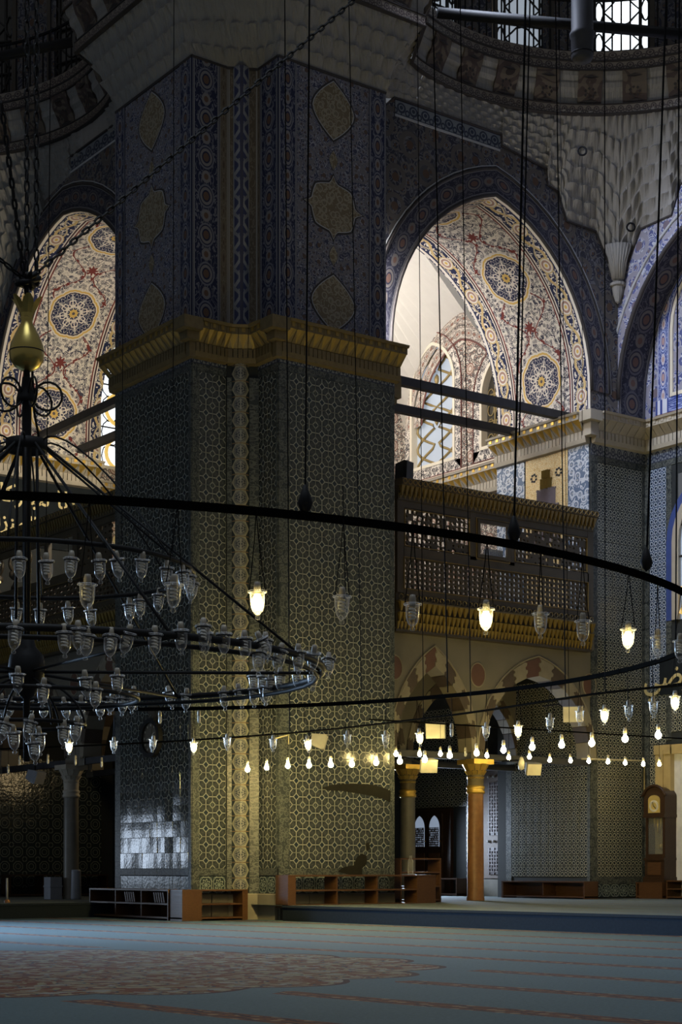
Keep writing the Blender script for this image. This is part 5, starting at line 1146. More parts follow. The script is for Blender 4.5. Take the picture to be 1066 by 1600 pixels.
MB().box((9.36,3.7,2.93),(9.48,4.7,3.02)).build('door_lintel', M['doorwood'], dr); MB().box((9.30,3.2,.24),(9.5,4.75,.60)).build('door_step', M['greymarble'], dr)
# doorway beside the clock: ochre jamb and pale leaf
dr = struct(empty('door_3', (10.3, -.6, FLOOR2)))
MB().box((10.22,.05,FLOOR2),(10.385,.44,3.15)).box((10.20,.05,3.02),(10.385,.46,3.2)).build('door_frame', M['jambstone'], dr); MB().box((10.25,-1.6,3.02),(10.385,.06,3.2)).build('door_lintel', M['jambstone'], dr); MB().box((10.33,-1.6,FLOOR2+.05),(10.385,.05,3.02)).build('door_leaf', M['curtain'], dr); MB().box((10.19,.22,FLOOR2),(10.22,.30,3.1)).build('door_moulding', M['jambstone'], dr)
# arched alcove above it with a round-headed window
al = struct(empty('window_20', (10.36, -1.2, 5.7)))
i_ = [(-2.5,5.6)]+arch(-1.2,1.15,7.1,8.0,8)+[(.0-.05,5.6)]; o1 = [(-2.75,5.6)]+arch_off(-1.2,1.15,7.1,8.0,.17,8)+[(.12,5.6)]; o2 = [(-2.9,5.6)]+arch_off(-1.2,1.15,7.1,8.0,.34,8)+[(.29,5.6)]
arch_ribbon('L', i_, o1, 10.37, 'stone_surround', M['corst'], al, .04); arch_ribbon('L', o1, o2, 10.38, 'blue_surround', M['bluetrim'], al, .015)
q = MB(); q.face([(10.40,u,z) for u, z in i_]); q.build('pane', M['winroom'], al); q = MB(); q.tube([(10.36,-.10-.10*sin(k*pi/8),5.7+.5*k/8) for k in range(9)], .05, 6); q.build('amber_glass', M['amber'], al)
for z in (6.2,6.8,7.4): MB().tube([(10.37,-2.4,z),(10.37,-.05,z)], .025, 5).build('glazing_bar', M['lead'], al)

# ------------------------------------------------------------------ longcase clock, wall clock, loudspeakers
ck = empty('longcase_clock', (10.17, .25, .56)); tag(ck, 'dark wooden longcase clock with brass dial beside the pale doorway', 'clock')
def cb(nm, a, c, m='darkwood', par=None): return MB().box(a, c).build(nm, M[m], par or ck)
xf = 9.98
cb('plinth', (xf-.01,-.02,.56),(10.34,.52,.66)); cb('base_case', (xf+.02,.0,.66),(10.34,.50,.98)); cb('base_panel', (xf+.005,.08,.70),(xf+.02,.42,.94), 'rack')
cb('waist_moulding', (xf-.005,-.01,.98),(10.34,.51,1.03))
q = MB(); q.box((xf+.04,0,1.03),(10.34,.06,1.82)); q.box((xf+.04,.44,1.03),(10.34,.50,1.82)); q.box((10.30,.06,1.03),(10.34,.44,1.82)); q.box((xf+.04,.06,1.03),(xf+.07,.44,1.10)); q.build('trunk', M['darkwood'], ck)
gd = MB().box((xf+.045,.07,1.10),(xf+.05,.43,1.80)).build('glass_door', M['pane'], ck)
cb('hood_moulding', (xf-.01,-.02,1.80),(10.34,.52,1.86))
q = MB(); top = [(-.02,2.20)] + [(.25-.27*cos(k*pi/10), 2.22+.17*sin(k*pi/10)**1.4) for k in range(11)] + [(.52,2.20),(.52,1.86),(-.02,1.86)]
q.poly_prism([(xf+.01,y,z) for y, z in top], (.33,0,0)); hd = q.build('hood', M['darkwood'], ck)
q = MB(); q.tube([(xf-.005,y,z+.02) for y, z in [(-.06,2.20)]+top[1:12]+[(.56,2.20)]], .03, 6); q.build('pediment', M['darkwood'], hd, True)
q = MB(); q.poly_prism([(xf,y,z) for y, z in [(.10,1.89),(.40,1.89),(.40,2.14)]+[(.25+.15*cos(k*pi/8),2.14+.09*sin(k*pi/8)) for k in range(1,8)]+[(.10,2.14)]], (.012,0,0)); dl = q.build('dial', M['dial'], ck)
q = MB(); q.poly_prism([(xf-.004,.25+.115*cos(k*pi/12),2.02+.115*sin(k*pi/12)) for k in range(24)], (.004,0,0)); q.build('chapter_ring', M['dialpale'], dl); q = MB(); q.poly_prism([(xf-.007,.25+.07*cos(k*pi/12),2.02+.07*sin(k*pi/12)) for k in range(24)], (.003,0,0)); q.build('dial_centre', M['dial'], dl)
q = MB(); q.tube([(xf-.012,.25,2.02),(xf-.012,.19,1.97)], .007, 4); q.tube([(xf-.012,.25,2.02),(xf-.012,.28,2.10)], .005, 4); q.build('clock_hands', M['iron'], dl)
for y, z in ((.18,1.58),(.26,1.50),(.34,1.62)): MB().lathe([(.001,0),(.022,.01),(.022,.26),(.001,.27)], 8, (xf+.12,y,z)).tube([(xf+.12,y,z+.26),(xf+.12,y,1.84)], .004, 4).build('weight', M['gold'], ck, True)
MB().tube([(xf+.17,.22,1.84),(xf+.17,.22,1.25)], .007, 4).lathe([(.001,-.07),(.06,-.03),(.06,.03),(.001,.07)], 10, (xf+.17,.22,1.24)).build('pendulum', M['gold'], ck, True)
wc = empty('wall_clock', (-.03, 2.03, 2.97)); tag(wc, 'round dark framed wall clock on the unlit tiled pier face', 'clock')
def yring(r0, r1, x0, x1, n=28):
    q = MB(); f = lambda r, x: [(x, 2.03+r*cos(2*pi*k/n), 2.97+r*sin(2*pi*k/n)) for k in range(n+1)]
    q.ribbon(f(r0,x0), f(r1,x0)); q.ribbon(f(r1,x0), f(r1,x1)); q.ribbon(f(r0,x0), f(r0,x1)); return q
yring(.25,.325,-.09,-.01).build('clock_rim', M['iron'], wc, True); q = MB(); q.poly_prism([(-.05,2.03+.26*cos(2*pi*k/28),2.97+.26*sin(2*pi*k/28)) for k in range(28)], (.03,0,0)); fa = q.build('clock_face', M['dialdark'], wc)
q = MB()
for k in range(12): a = pi*k/6; q.box((-.054,2.03+.21*cos(a)-.012,2.97+.21*sin(a)-.018),(-.05,2.03+.21*cos(a)+.012,2.97+.21*sin(a)+.018))
q.build('hour_marks', M['dialpale'], fa); q = MB(); q.tube([(-.06,2.03,2.97),(-.06,2.14,2.95)], .012, 4); q.tube([(-.06,2.03,2.97),(-.06,1.90,3.06)], .009, 4); q.build('clock_hands', M['dialpale'], fa)
MB().box((-.012,1.86,3.20),(0,2.20,3.62)).build('backboard', M['balwood'], wc)

def loudspeaker(px, py, d, sz, yaw, tilt, label, mat='speaker', arm=.2, wall=None):
    o = at(px, py, d); t = empty('loudspeaker', o); tag(t, label, 'speaker'); w, h, dp = sz
    f = [(-w*.42,-dp*.1),(w*.42,-dp*.1),(w*.5,-dp*.5),(-w*.5,-dp*.5)]; R = Matrix.Rotation(yaw, 4, 'Z') @ Matrix.Rotation(tilt, 4, 'X')
    q = MB()
    a = [Vector((x,y,z)) for x,y,z in ((-w*.34,dp*.5,-h*.36),(w*.34,dp*.5,-h*.36),(w*.34,dp*.5,h*.36),(-w*.34,dp*.5,h*.36))]; c = [Vector((x,y,z)) for x,y,z in ((-w*.5,-dp*.3,-h*.5),(w*.5,-dp*.3,-h*.5),(w*.5,-dp*.3,h*.5),(-w*.5,-dp*.3,h*.5))]
    e = [Vector((p.x*.92,-dp*.5,p.z*.92)) for p in c]; T_ = lambda L: [o + (R @ p) for p in L]; a, c, e = T_(a), T_(c), T_(e)
    q.face(a[::-1])
    for k in range(4): l = (k+1) % 4; q.face((a[k],a[l],c[l],c[k])); q.face((c[k],c[l],e[l],e[k]))
    cabm = q.build('cabinet', M[mat], t); q = MB(); q.face(e); q.build('grille', M['speakerb' if mat == 'speakerb' else 'dialpale' if mat == 'speaker' else mat], t)
    if wall is not None: MB().tube([o, Vector((o.x, (o.y+wall)/2, o.z+h*.5+.05)), Vector((o.x, wall, o.z+h*.5+.05))], .016, 6).build('bracket', M['iron'], t)
    elif arm: MB().tube([o+Vector((0,0,h*.35)), o+Vector((0,0,h*.5+arm))], .016, 6).build('bracket', M['iron'], t)
    return t
loudspeaker(498,1158,26.75,(.34,.24,.24),.9,.25,'white loudspeaker on the lamplit tiled pier face', wall=0)
loudspeaker(681,1140,28.2,(.34,.28,.26),-.75,.25,'white loudspeaker hanging before the arcade, highest of the two near the gilt columns', wall=V0)
loudspeaker(669,1195,28.0,(.30,.22,.24),-.5,.4,'white loudspeaker just above the capital of the grey column', wall=V0)
loudspeaker(832,1200,30.0,(.28,.22,.24),-.4,.35,'small white loudspeaker hanging before the carved door and tiled wall', wall=V0)
loudspeaker(897,1115,30.6,(.38,.30,.28),-.9,.2,'white loudspeaker under the second striped arch', wall=V0)
loudspeaker(55,1213,32.8,(.33,.26,.26),.5,.35,'grey loudspeaker in the dark aisle beside the capital', 'greyplastic', .22)
loudspeaker(631,737,29.35,(.24,.36,.26),.35,.05,'black loudspeaker standing on the gallery rail against the cream wall','speakerb',0)
tag(MB().lathe([(.001,-.12),(.05,-.10),(.06,0),(.03,.10),(.001,.12)], 8, at(815,1193,29.2)).tube([at(815,1190,29.2), ony(815,1180,V0)], .01, 4).build('white_camera', M['speaker'], None, True), 'tiny white camera hanging beside the small loudspeaker', 'camera')
q = MB(); q.tube([(8.6,.80,2.90),(10.30,.80,2.93),(10.30,.80,2.35)], .016, 6); tag(q.build('cable_conduit', M['pipe'], None, True), 'cream conduit running along the far tiled pier and down behind the clock', 'conduit')
tag(MB().tube([ony(430,1163,-.04),ony(430,1154,-.04),ony(451,1148,-.04),ony(451,1163,-.04)], .012, 5).build('wall_bracket', M['pipe'], None, True), 'little cream bracket fixed to the lamplit tiled pier', 'bracket')

# ------------------------------------------------------------------ lamps
LAMPC = (-7.38, -8.32); HR, HZ = 6.06, 2.812
def helix(r, z0, z1, turns, tr):
    n = int(turns*10); return MB().tube([(r*cos(2*pi*turns*k/n), r*sin(2*pi*turns*k/n), z0+(z1-z0)*k/n) for k in range(n+1)], tr, 5)
CUP = [(.043,-.050),(.042,-.075),(.041,-.105),(.037,-.135),(.029,-.158),(.016,-.174),(.009,-.179),(.009,-.184),(.015,-.192),(.013,-.203),(.001,-.207)]
me_cup = mesh_only(MB().lathe(CUP, 14), 'glass_cup', M['glass'], True)
me_rim = mesh_only(MB().tube([(0.050*cos(2*pi*k/14),0.050*sin(2*pi*k/14),-.050) for k in range(14)], .0060, 5, closed=True), 'glass_rim', M['glass'], True)
me_sock = mesh_only(MB().lathe([(.001,.008),(.015,.006),(.020,-.012),(.022,-.062),(.001,-.064)], 10), 'socket', M['socket'], True)
me_cfl = mesh_only(helix(.017,-.066,-.135,3.5,.0065), 'spiral_bulb', M['cfl'], True)
me_lit = mesh_only(MB().lathe([(.001,-.062),(.016,-.064),(.026,-.085),(.031,-.110),(.026,-.136),(.012,-.152),(.001,-.155)], 12), 'lit_bulb', M['lit'], True)
me_bare = mesh_only(MB().lathe([(.001,-.060),(.014,-.062),(.018,-.078),(.033,-.105),(.036,-.122),(.028,-.143),(.012,-.155),(.001,-.157)], 12), 'lit_bulb', M['litbare'], True)
me_small = mesh_only(MB().lathe([(.001,-.060),(.014,-.062),(.018,-.078),(.033,-.105),(.036,-.122),(.028,-.143),(.012,-.155),(.001,-.157)], 12), 'lit_bulb', M['litsmall'], True)
me_stick = mesh_only(MB().lathe([(.001,-.06),(.020,-.062),(.020,-.13),(.012,-.15),(.001,-.152)], 8), 'unlit_bulb', M['cfl'], True)
me_hold = mesh_only(MB().tube([(.047*cos(2*pi*k/12),.047*sin(2*pi*k/12),-.060) for k in range(12)], .005, 4, closed=True), 'holder_ring', M['iron'])
def wires(l, r=.003):
    q = MB()
    for s_ in (-1, 1): q.tube([(s_*.046,0,-.049),(s_*.012,0,l*.6),(0,0,l)], r, 4)
    return q
WIRE = {}
def part(me, t, rot=None): o = bpy.data.objects.new(me.name.split('.')[0], me); COL.objects.link(o); o.parent = t; return o
def lamp(loc, lit, label, group, wire=0.0, tilt=0.0, bare=False, holder=False, thick=.003):
    t = empty('glass_lamp' if not bare else 'bare_bulb', loc); tag(t, label, 'lamp', group)
    part(me_sock, t)
    if bare: part({0: me_stick, 1: me_small, 2: me_bare}[lit], t)
    else:
        part(me_cup, t); part(me_rim, t); part(me_lit if lit else me_cfl, t)
    if holder: part(me_hold, t)
    if wire:
        wire = round(wire, 2)+.008; k = (wire, bare)
        if k not in WIRE: WIRE[k] = mesh_only(wires(wire) if not bare else MB().tube([(0,0,0),(0,0,wire)], .0035, 4), 'wire', M['rope'])
        part(WIRE[k], t)
    t.rotation_euler = (tilt*.7, tilt, random.uniform(0, 6)); return t
def hoop_point(px, near):                                  # where the sight line of a column of the picture meets the hoop
    r = ray(px, 0); ox, oy = CAM[0]-LAMPC[0], CAM[1]-LAMPC[1]; a = r[0]**2+r[1]**2; b = ox*r[0]+oy*r[1]; c = ox*ox+oy*oy-HR*HR
    t = (-b + (-1 if near else 1)*sqrt(max(0, b*b-a*c)))/a; return Vector((CAM[0]+r[0]*t, CAM[1]+r[1]*t, 0))
hp = empty('lamp_hoop', (LAMPC[0], LAMPC[1], HZ)); tag(hp, 'great black iron hoop that encircles the chandelier and carries glass lamps', 'chandelier')
N = 120; q = MB()
for k in range(N):
    a0, a1 = 2*pi*k/N, 2*pi*(k+1)/N; pr = [(HR-.016,-.022),(HR+.016,-.022),(HR+.016,.022),(HR-.016,.022)]
    for i in range(4):
        (r0,z0),(r1,z1) = pr[i], pr[(i+1) % 4]; c = lambda r, a, z: (LAMPC[0]+r*cos(a), LAMPC[1]+r*sin(a), HZ+z); q.face((c(r0,a0,z0),c(r0,a1,z0),c(r1,a1,z1),c(r1,a0,z1)))
q.build('hoop_rail', M['rail'], hp)
near = [(-14,925,1,'at the very edge beside the iron rods'),(137,930,0,'before the pierced screen behind the chandelier'),(273,930,0,'at the end of the chandelier upper ring'),(402,942,1,'in front of the medallion strip'),(535,950,0,'over the dark middle of the tiled pier'),(645,962,0,'at the end of the gilt frieze nearest the pier'),(760,970,1,'in front of the gilt frieze of the gallery'),(845,978,0,'before the gilt frieze, next after the lit lamp'),(911,990,0,'where the gilt frieze meets the far pier'),(982,1003,1,'in front of the far tiled pier'),(1028,1015,0,'beside the dark calligraphy panel'),(1063,1022,0,'over the dark calligraphy panel')]
for px, py, l, w in near:
    p = hoop_point(px, True); d = (p-Vector((*CAM,0))).dot(Vector((*FW,0))); z = EZ + (HY-(py-31))*d/FPX
    lamp((p.x,p.y,z), l, ('lit' if l else 'unlit')+' large glass lamp, '+w, 'glass lamps of the great hoop', HZ-z, random.uniform(-.05,.05))
far = [(108,1167,1,'glowing in the dark aisle over the column'),(178,1165,0,'in the dark aisle close to the pier edge'),(240,1163,0,'overlapping the wall clock'),(303,1167,1,'at the lit corner of the pier'),(355,1160,0,'just before the medallion strip'),(427,1162,0,'between medallion strip and pier corner'),(480,1163,1,'touching the loudspeaker on the pier'),(543,1155,0,'over the tiles beyond the pier loudspeaker'),(603,1155,0,'at the far edge of the lamplit pier'),(655,1152,1,'beside the higher loudspeaker of the arcade'),(760,1142,0,'between the two striped arches'),(810,1140,1,'under the spring of the second striped arch'),(860,1128,0,'within the second striped arch'),(906,1117,0,'against the loudspeaker under the second arch'),(945,1115,1,'at the near edge of the far pier'),(982,1108,0,'over the middle of the far pier'),(1021,1102,0,'at the far edge of the far pier'),(1055,1093,1,'above the ochre door jamb')]
for px, py, l, w in far:
    p = hoop_point(px, False); d = (p-Vector((*CAM,0))).dot(Vector((*FW,0))); z = EZ + (HY-(py-13))*d/FPX
    lamp((p.x,p.y,z), l, ('lit' if l else 'unlit')+' small glass hoop lamp, '+w, 'glass lamps of the great hoop', HZ-z, random.uniform(-.10,.10))
# second wire with bare bulbs (sweeps past the pier) and the straight rod under the gallery
R3 = [(-40,1172),(60,1168),(240,1160),(460,1145),(620,1128),(760,1110),(925,1085),(1066,1070),(1120,1064)]; z3 = 2.79
pts3 = [onz(x, y, z3) for x, y in R3]
def catmull(P, m=6):
    out = []
    for k in range(len(P)-1):
        a, b_, c, d = P[max(k-1,0)], P[k], P[k+1], P[min(k+2,len(P)-1)]
        for i in range(m): t = i/m; out.append(.5*((2*b_)+(c-a)*t+(2*a-5*b_+4*c-d)*t*t+(3*b_-a-3*c+d)*t**3))
    return out + [P[-1]]
p3 = catmull(pts3); h2 = empty('bulb_rail', pts3[3]); tag(h2, 'thin curved dark rail with bare bulbs passing before the tiled pier', 'rail'); MB().tube(p3, .014, 6).build('rail', M['rail'], h2, True)
def at_px(P, px):
    best = None
    for k in range(len(P)-1):
        f = lambda p: CX + FPX*((p.x-CAM[0])*RT[0]+(p.y-CAM[1])*RT[1])/((p.x-CAM[0])*FW[0]+(p.y-CAM[1])*FW[1])
        x0, x1 = f(P[k]), f(P[k+1])
        if (x0-px)*(x1-px) <= 0: return P[k].lerp(P[k+1], (px-x0)/(x1-x0 or 1))
    return P[-1]
row1 = [(387,1200),(417,1197),(450,1194),(483,1193),(517,1192),(550,1191),(588,1188),(625,1186),(664,1183),(703,1176),(745,1172),(787,1167),(832,1162),(878,1158),(925,1155),(977,1148),(1029,1142)]
ref1 = ['over the medallion strip','over the narrow tiles right of the medallions','at the corner of the lamplit pier face','below the pier loudspeaker','right of the pier loudspeaker','over the middle of the lamplit pier face','over the dark stain of the pier face','at the far edge of the lamplit pier','between the two arcade loudspeakers','right of the higher arcade loudspeaker','above the gilt capital of the brown column','right of the gilt capital','above the small hanging loudspeaker','within the second striped arch','at the near edge of the far pier','over the middle of the far pier','over the ochre jamb edge']
for (px, py), w in zip(row1, ref1):
    p = at_px(p3, px); d = (p-Vector((*CAM,0))).dot(Vector((*FW,0))); z = EZ+(HY-(py-10))*d/FPX
    lamp((p.x,p.y,z), 2 if px < 640 else 1, 'lit bare bulb on the curved rail, '+w, 'bare bulbs on the curved rail', z3-z, 0, True)
z4 = 3.22; pa, pb_ = onz(700,1131.5,z4), onz(1066,1154,z4); dd = (pb_-pa).normalized(); p4 = [pa-dd*1.6, pa, pb_, pb_+dd*.5]
h3 = empty('bulb_rail', pa.lerp(pb_, .5)); tag(h3, 'straight thin dark rail with bare bulbs in front of the arcade', 'rail'); MB().tube(p4, .012, 6).build('rail', M['rail'], h3, True)
row2 = [(618,1175,1),(655,1175,1),(688,1175,1),(725,1176,0),(756,1178,1),(788,1181,1),(819,1180,1),(850,1185,1),(882,1186,1),(911,1187,1),(942,1188,1),(970,1190,1),(1000,1192,1),(1027,1192,1)]
ref2 = ['highest at the pier edge','above the grey column loudspeaker','above the grey column','left of the brown column capital','over the brown column capital','right of the brown column','left of the small hanging loudspeaker','over the tiled wall under the arch','near the tiled wall end','before the corbel by the far pier','first on the far pier','second on the far pier','third on the far pier','beside the clock top']
for (px, py, l), w in zip(row2, ref2):
    p = at_px(p4, px); d = (p-Vector((*CAM,0))).dot(Vector((*FW,0))); z = EZ+(HY-(py-8))*d/FPX
    lamp((p.x,p.y,z), l, ('lit' if l else 'unlit')+' bare bulb on the straight rail, '+w, 'bare bulbs on the straight rail', z4-z, 0, True)
# unlit stick bulbs
def depth(p): return (p.x-CAM[0])*FW[0] + (p.y-CAM[1])*FW[1]
for px, py, w in ((31,1193,'left of the grey aisle loudspeaker'),(75,1191,'left of the dim capital'),(118,1193,'right of the dim capital'),(159,1196,'close to the dark pier edge'),(13,1207,'in the darkest part of the aisle')):
    p = at_px(p3, px); z = EZ+(HY-(py-12))*depth(p)/FPX; lamp((p.x,p.y,z), 0, 'unlit pale bulb on the curved rail, '+w, 'unlit single bulbs', z3-z, 0, True)
for px, py, w in ((250,1113,'above the wall clock'),(311,1107,'at the lit pier corner'),(706,1143,'between the arcade loudspeaker and the brown column')):
    p = hoop_point(px, False); z = min(HZ-.03, EZ+(HY-(py-12))*depth(p)/FPX); lamp((p.x,p.y,z), 0, 'unlit pale bulb on the great hoop, '+w, 'unlit single bulbs', HZ-z, 0, True)

# ------------------------------------------------------------------ iron chandelier
CC = Vector((-7.229, -8.217, 0)); CD = 15.1
def zc(y): return EZ + (HY-y)*CD/FPX
ch = empty('iron_chandelier', (CC.x, CC.y, zc(1045))); tag(ch, 'tiered black iron chandelier with rings of small glass lamps', 'chandelier')
RG = {'upper': (1.50, EZ+2.55+.16), 'main': (2.68, EZ+1.75+.08), 'inner': (1.0, EZ+1.49+.06), 'lower': (.52, EZ+1.25+.07)}
def cring(r, z, n=40): return [(CC.x+r*cos(2*pi*k/n), CC.y+r*sin(2*pi*k/n), z) for k in range(n)]
MB().tube(cring(1.50, EZ+2.68), .022, 6, closed=True).build('upper_ring', M['iron'], ch, True)
MB().tube(cring(2.68, EZ+1.80), .030, 6, closed=True).tube(cring(2.62, EZ+1.735), .020, 6, closed=True).build('main_ring', M['iron'], ch, True)
MB().tube(cring(1.0, EZ+1.54), .020, 6, closed=True).build('inner_ring', M['iron'], ch, True); MB().tube(cring(.52, EZ+1.30, 24), .018, 6, closed=True).build('lower_ring', M['iron'], ch, True)
q = MB(); q.lathe([(.165,-.05),(.185,-.05),(.19,.05),(.165,.05),(.165,-.05)], 20, (CC.x,CC.y,zc(697))); q.build('crown', M['iron'], ch, True)
MB().tube([(CC.x,CC.y,zc(580)),(CC.x,CC.y,zc(640)),(CC.x,CC.y,zc(1190))], [.03,.045,.03], 8).build('shaft', M['iron'], ch, True)
MB().lathe([(.001,-.30),(.07,-.24),(.15,-.10),(.17,0),(.15,.12),(.08,.2),(.06,.30),(.001,.32)], 14, (CC.x,CC.y,zc(1045))).build('hub_ball', M['iron'], ch, True)
MB().lathe([(.04,-.03),(.085,-.02),(.085,.02),(.05,.12),(.04,.2)], 12, (CC.x,CC.y,zc(625))).build('collar', M['iron'], ch, True)
for k in range(6):
    a = 2*pi*k/6+.35; u = Vector((cos(a), sin(a), 0)); c = CC + Vector((0,0,zc(622)))
    MB().tube([c + u*(.06+.145*(1-cos(t*.42))*1.0*(1-.012*t)) + Vector((0,0,.15*sin(t*.42)*(1-.02*t))) for t in range(16)], .011, 5).build('scroll', M['iron'], ch, True)
for k in range(6):
    a = 2*pi*k/6+.50; u = Vector((cos(a), sin(a), 0)); c = CC + Vector((0,0,zc(697)))
    MB().tube([c+u*.17, CC+u*2.66+Vector((0,0,EZ+1.8))], .014, 5).build('long_rod', M['iron'], ch, True)
    if k % 2: MB().tube([c+u*.16+Vector((0,0,-.02)), CC+u*1.49+Vector((0,0,EZ+2.68))], .011, 5).build('short_rod', M['iron'], ch, True)
    a2 = a+.52; u2 = Vector((cos(a2), sin(a2), 0))
    MB().tube([c+u2*(.17+1.33*(1-cos(t*pi/20))) + Vector((0,0,.16*sin(t*pi/10)-1.12*(t/10)**2.2)) for t in range(11)], .009, 5).build('bowed_strap', M['iron'], ch, True)
    MB().tube([CC+Vector((0,0,zc(1050)))+u*.12, CC+u*2.66+Vector((0,0,EZ+1.79))], .016, 5).build('spoke', M['iron'], ch, True)
    MB().tube([CC+u*(.1+.42*sin(t*pi/16)) + Vector((0,0,zc(1060)-.45*(t/8)**1.4)) for t in range(9)], .012, 5).build('lower_scroll', M['iron'], ch, True)
    if k % 2: MB().tube([CC+Vector((0,0,zc(700)))+u2*.1, CC+u2*.12+Vector((0,0,zc(1000)))], .015, 5).build('stay', M['iron'], ch, True)
MB().tube([CC+Vector((0,0,zc(560)))+Vector((.06,.02,0)), CC+Vector((.1,.05,zc(640))), CC+Vector((.16,.05,zc(690)))], .012, 5).build('stay', M['iron'], ch, True)
# lamps in their rings, placed where the sight line crosses the ring
def ring_xy(px, R, near):
    r = ray(px, 0); ox, oy = CAM[0]-CC.x, CAM[1]-CC.y; a = r[0]**2+r[1]**2; b = ox*r[0]+oy*r[1]; c = ox*ox+oy*oy-R*R
    t = (-b + (-1 if near else 1)*sqrt(max(0, b*b-a*c)))/a; return Vector((CAM[0]+r[0]*t, CAM[1]+r[1]*t, 0)), t
UPN = [(30,879),(72,882),(112,879),(154,882),(181,879),(223,880),(261,894),(285,901),(296,907),(303,918),(-12,886)]; UPF = [(27,958),(63,960),(106,957),(140,961),(202,952),(219,945),(249,937)]
MNN = [(25,987),(100,993),(122,988),(138,997),(174,999),(204,994),(242,996),(282,990),(318,984),(322,993),(350,995),(382,1003),(402,1005),(415,1006),(405,1027),(441,1023),(466,1024),(492,1026),(514,1038)]
MNF = [(292,1093),(350,1090),(372,1086),(396,1064),(412,1065),(423,1067),(397,1084),(411,1081),(420,1080),(438,1061),(463,1057),(489,1055),(2,1101),(16,1104),(42,1104),(70,1107),(99,1107),(127,1104),(156,1105),(176,1098),(194,1099),(205,1095),(209,1090),(262,1090)]
INN = [(183,1062),(132,1065),(28,1059),(150,1083),(69,1077)]; LOW = [(12,1137),(20,1150),(50,1134),(60,1153),(51,1167),(100,1143),(120,1137)]
for lst, R, nr, lb in ((UPN,1.5,True,'chandelier upper ring, near side'),(UPF,1.5,False,'chandelier upper ring, far side'),(MNN,2.68,True,'wide chandelier ring, near side'),(MNF,2.64,False,'wide chandelier ring, far underside'),(INN,1.0,True,'chandelier inner ring by the hub'),(LOW,.52,True,'lowest cluster of the chandelier')):
    for i, (px, py) in enumerate(sorted(lst, reverse=True)):
        p, t = ring_xy(px, R, nr); z = EZ+(HY-(py-17))*t/FPX
        lamp((p.x,p.y,z), 0, 'small unlit glass lamp of the %s, %s from the pier' % (lb, ORD[i]), 'unlit lamps of the '+lb, 0, random.gauss(0,.13), False, True).scale = (1.22, 1.22, 1.22)
# gilt vase hung above it
vs = empty('hanging_vase', (CC.x, CC.y, zc(580))); tag(vs, 'gilt pear-shaped vase with flared leaf mouth hung above the chandelier', 'vase')
VZ = zc(580); MB().lathe([(.001,0),(.05,.005),(.11,.04),(.15,.10),(.158,.17),(.145,.24),(.11,.32),(.075,.39),(.055,.43),(.05,.455),(.062,.47),(.05,.48)], 24, (CC.x,CC.y,VZ)).build('body', M['bronze'], vs, True)
MB().lathe([(.159,.165),(.161,.17),(.159,.175)], 24, (CC.x,CC.y,VZ)).build('seam_band', M['iron'], vs, True)
for k in range(6):
    a = 2*pi*k/6+.2; u = Vector((cos(a),sin(a),0)); w = Vector((-sin(a),cos(a),0)); c = CC+Vector((0,0,VZ+.48)); q = MB()
    A = [c+u*(.045+.09*(t/5)**1.6)+Vector((0,0,.18*t/5)) for t in range(6)]; wd = [.026,.036,.046,.052,.046,.020]
    q.ribbon([p-w*d for p, d in zip(A, wd)], [p+u*.012 for p in A]); q.ribbon([p+u*.012 for p in A], [p+w*d for p, d in zip(A, wd)]); q.build('leaf', M['bronze'], vs, True)
# ------------------------------------------------------------------ chains and cables
def chain(name, pts, label, link=.085, r=.011, group=None):
    P_ = [Vector(p) for p in pts]; t = empty(name, P_[0]); tag(t, label, 'chain', group); q = MB(); fl = 0
    for a, c in zip(P_, P_[1:]):
        d = c-a; n = max(1, int(d.length/link)); u = d.normalized(); s1 = u.cross(Vector((0,0,1))); s1 = s1.normalized() if s1.length > .05 else Vector((1,0,0)); s2 = u.cross(s1)
        for k in range(n):
            m = a + d*((k+.5)/n); s_ = s1 if fl else s2; fl ^= 1; l = link*.62; w = link*.22
            q.tube([m+u*l*cos(x)+s_*w*sin(x) for x in [2*pi*i/8 for i in range(8)]], r, 4, closed=True)
    o = q.build('links', M['iron'], t); o['kind'] = 'stuff'; return t
kn = Vector((CC.x, CC.y, zc(440)))
chain('chain', [at(600,-40,17.2), kn], 'heavy iron chain running diagonally down to the knot above the gilt vase'); chain('chain', [at(-40,372,14.6), kn], 'short iron chain slanting to the knot above the gilt vase'); chain('chain', [at(2,160,14.4), kn+Vector((-.02,0,0))], 'iron chain slanting steeply from the dark corner to the vase knot')
chain('chain', [kn+Vector((0,0,-.0)), CC+Vector((0,0,zc(505)))], 'short thick iron chain between the knot and the gilt vase', .10, .018)
tag(MB().tube([kn+Vector((.12*cos(t*1.9)*(1-t/20),.12*sin(t*1.9),.05*sin(t*2.3))) for t in range(16)], .028, 6).build('chain_knot', M['iron'], None, True), 'tangled iron knot where the chains meet above the gilt vase', 'knot')
for dx, px0, w in ((-.003,42,'nearer'),(.08,57,'farther')): chain('chain', [at(px0,-20,15.1), at(px0,425,15.1)], 'straight iron chain falling to the vase knot, '+('the one exactly over the knot' if w == 'nearer' else 'the one just beside it'), .10, .010, 'straight chains over the vase')
def cable(px0, y0, px1, y1, d, r, label, knob=False):
    a, c = at(px0, y0, d), at(px1, y1, d); t = empty('cable', c); tag(t, label, 'cable', 'hanging cables'); MB().tube([a, c], r*.66, 5).build('wire', M['rope'], t)
    if knob: MB().lathe([(.001,.0),(.03,.02),(.045,.06),(.03,.11),(.012,.16),(.001,.17)], 8, c).build('knob', M['iron'], t, True)
dn = lambda px: (hoop_point(px, True)-Vector((*CAM,0))).dot(Vector((*FW,0)))
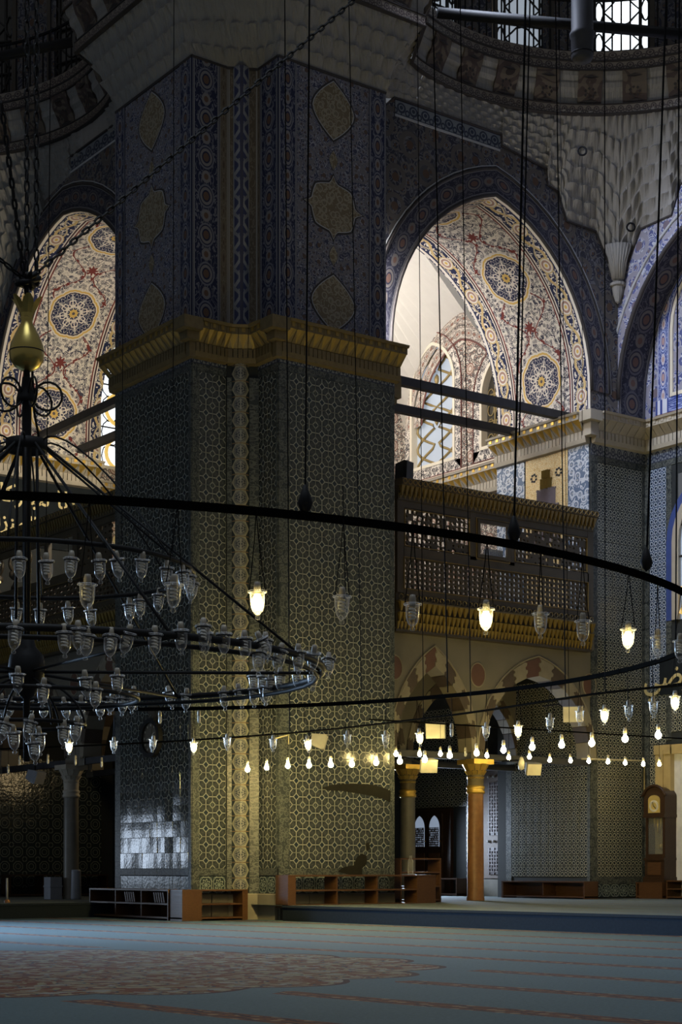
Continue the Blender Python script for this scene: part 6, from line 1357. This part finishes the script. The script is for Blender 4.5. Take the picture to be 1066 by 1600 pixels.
df = lambda px: (hoop_point(px, False)-Vector((*CAM,0))).dot(Vector((*FW,0)))
for a in ((484,-20,477,803,dn(477),.008,'dark cable with a knob down to the hoop over the tiled pier',True),(822,-20,803,848,dn(803),.011,'dark twisted cable with a knob down to the hoop before the pierced screen',True),(1042,-20,1010,893,dn(1010),.011,'dark cable with a knob down to the hoop before the far pier',True),
          (829,-20,812,680,dn(812)+.8,.008,'dark cable close beside the twisted one before the cream arch',False),(445,-20,453,1143,21.4,.012,'long cable at the pier corner down to the curved bulb rail',False),(676,-20,700,1082,df(700),.012,'cable before the stepped arch wall to the far side of the hoop',False),
          (719,-20,736,1113,18.7,.009,'cable through the crown of the cream arch',False),(868,-20,884,1090,18.0,.010,'cable along the far flank of the cream arch',False),(873,-20,890,1143,depth(at_px(p4,890)),.008,'thin paired cable along the far flank of the cream arch',False),(945,-20,946,1083,17.0,.009,'cable before the grey stucco over the far pier',False),(1062,-20,1056,1012,df(1056),.011,'cable before the blue painted arch',False),
          (652,-20,662,1128,depth(at_px(p3,662)),.008,'fine cable at the springing of the cream arch',False),(545,-20,565,1090,df(565),.009,'fine cable over the pier medallions',False),(536,760,540,925,dn(540),.004,'short fine wire above the unlit lamp on the pier',False),(272,-20,270,905,15.2,.006,'fine cable over the dark pier face to the chandelier ring',False),(80,-20,72,860,14.0,.006,'fine cable over the painted vase arch',False),(193,330,190,880,15.0,.005,'fine cable at the edge of the dark pier',False)): cable(*a)
for px, py, y2 in ((910,236,660),(986,355,395)):
    o = at(px, py, 29.6 if px < 950 else 31.2); t = empty('ceiling_ring', o); tag(t, 'iron ring in the grey stucco '+('high above the cream arch flank' if px < 950 else 'low by the stucco pendant'), 'ring')
    MB().tube([o+Vector((RT[0]*.075*cos(k*pi/6),RT[1]*.075*cos(k*pi/6),.075*sin(k*pi/6))) for k in range(12)], .018, 5, closed=True).build('ring', M['rope'], t, True); MB().tube([o-Vector((0,0,.1)), o-Vector((0,0,(y2-py)*31/FPX))], .008, 4).build('wire', M['rope'], t)
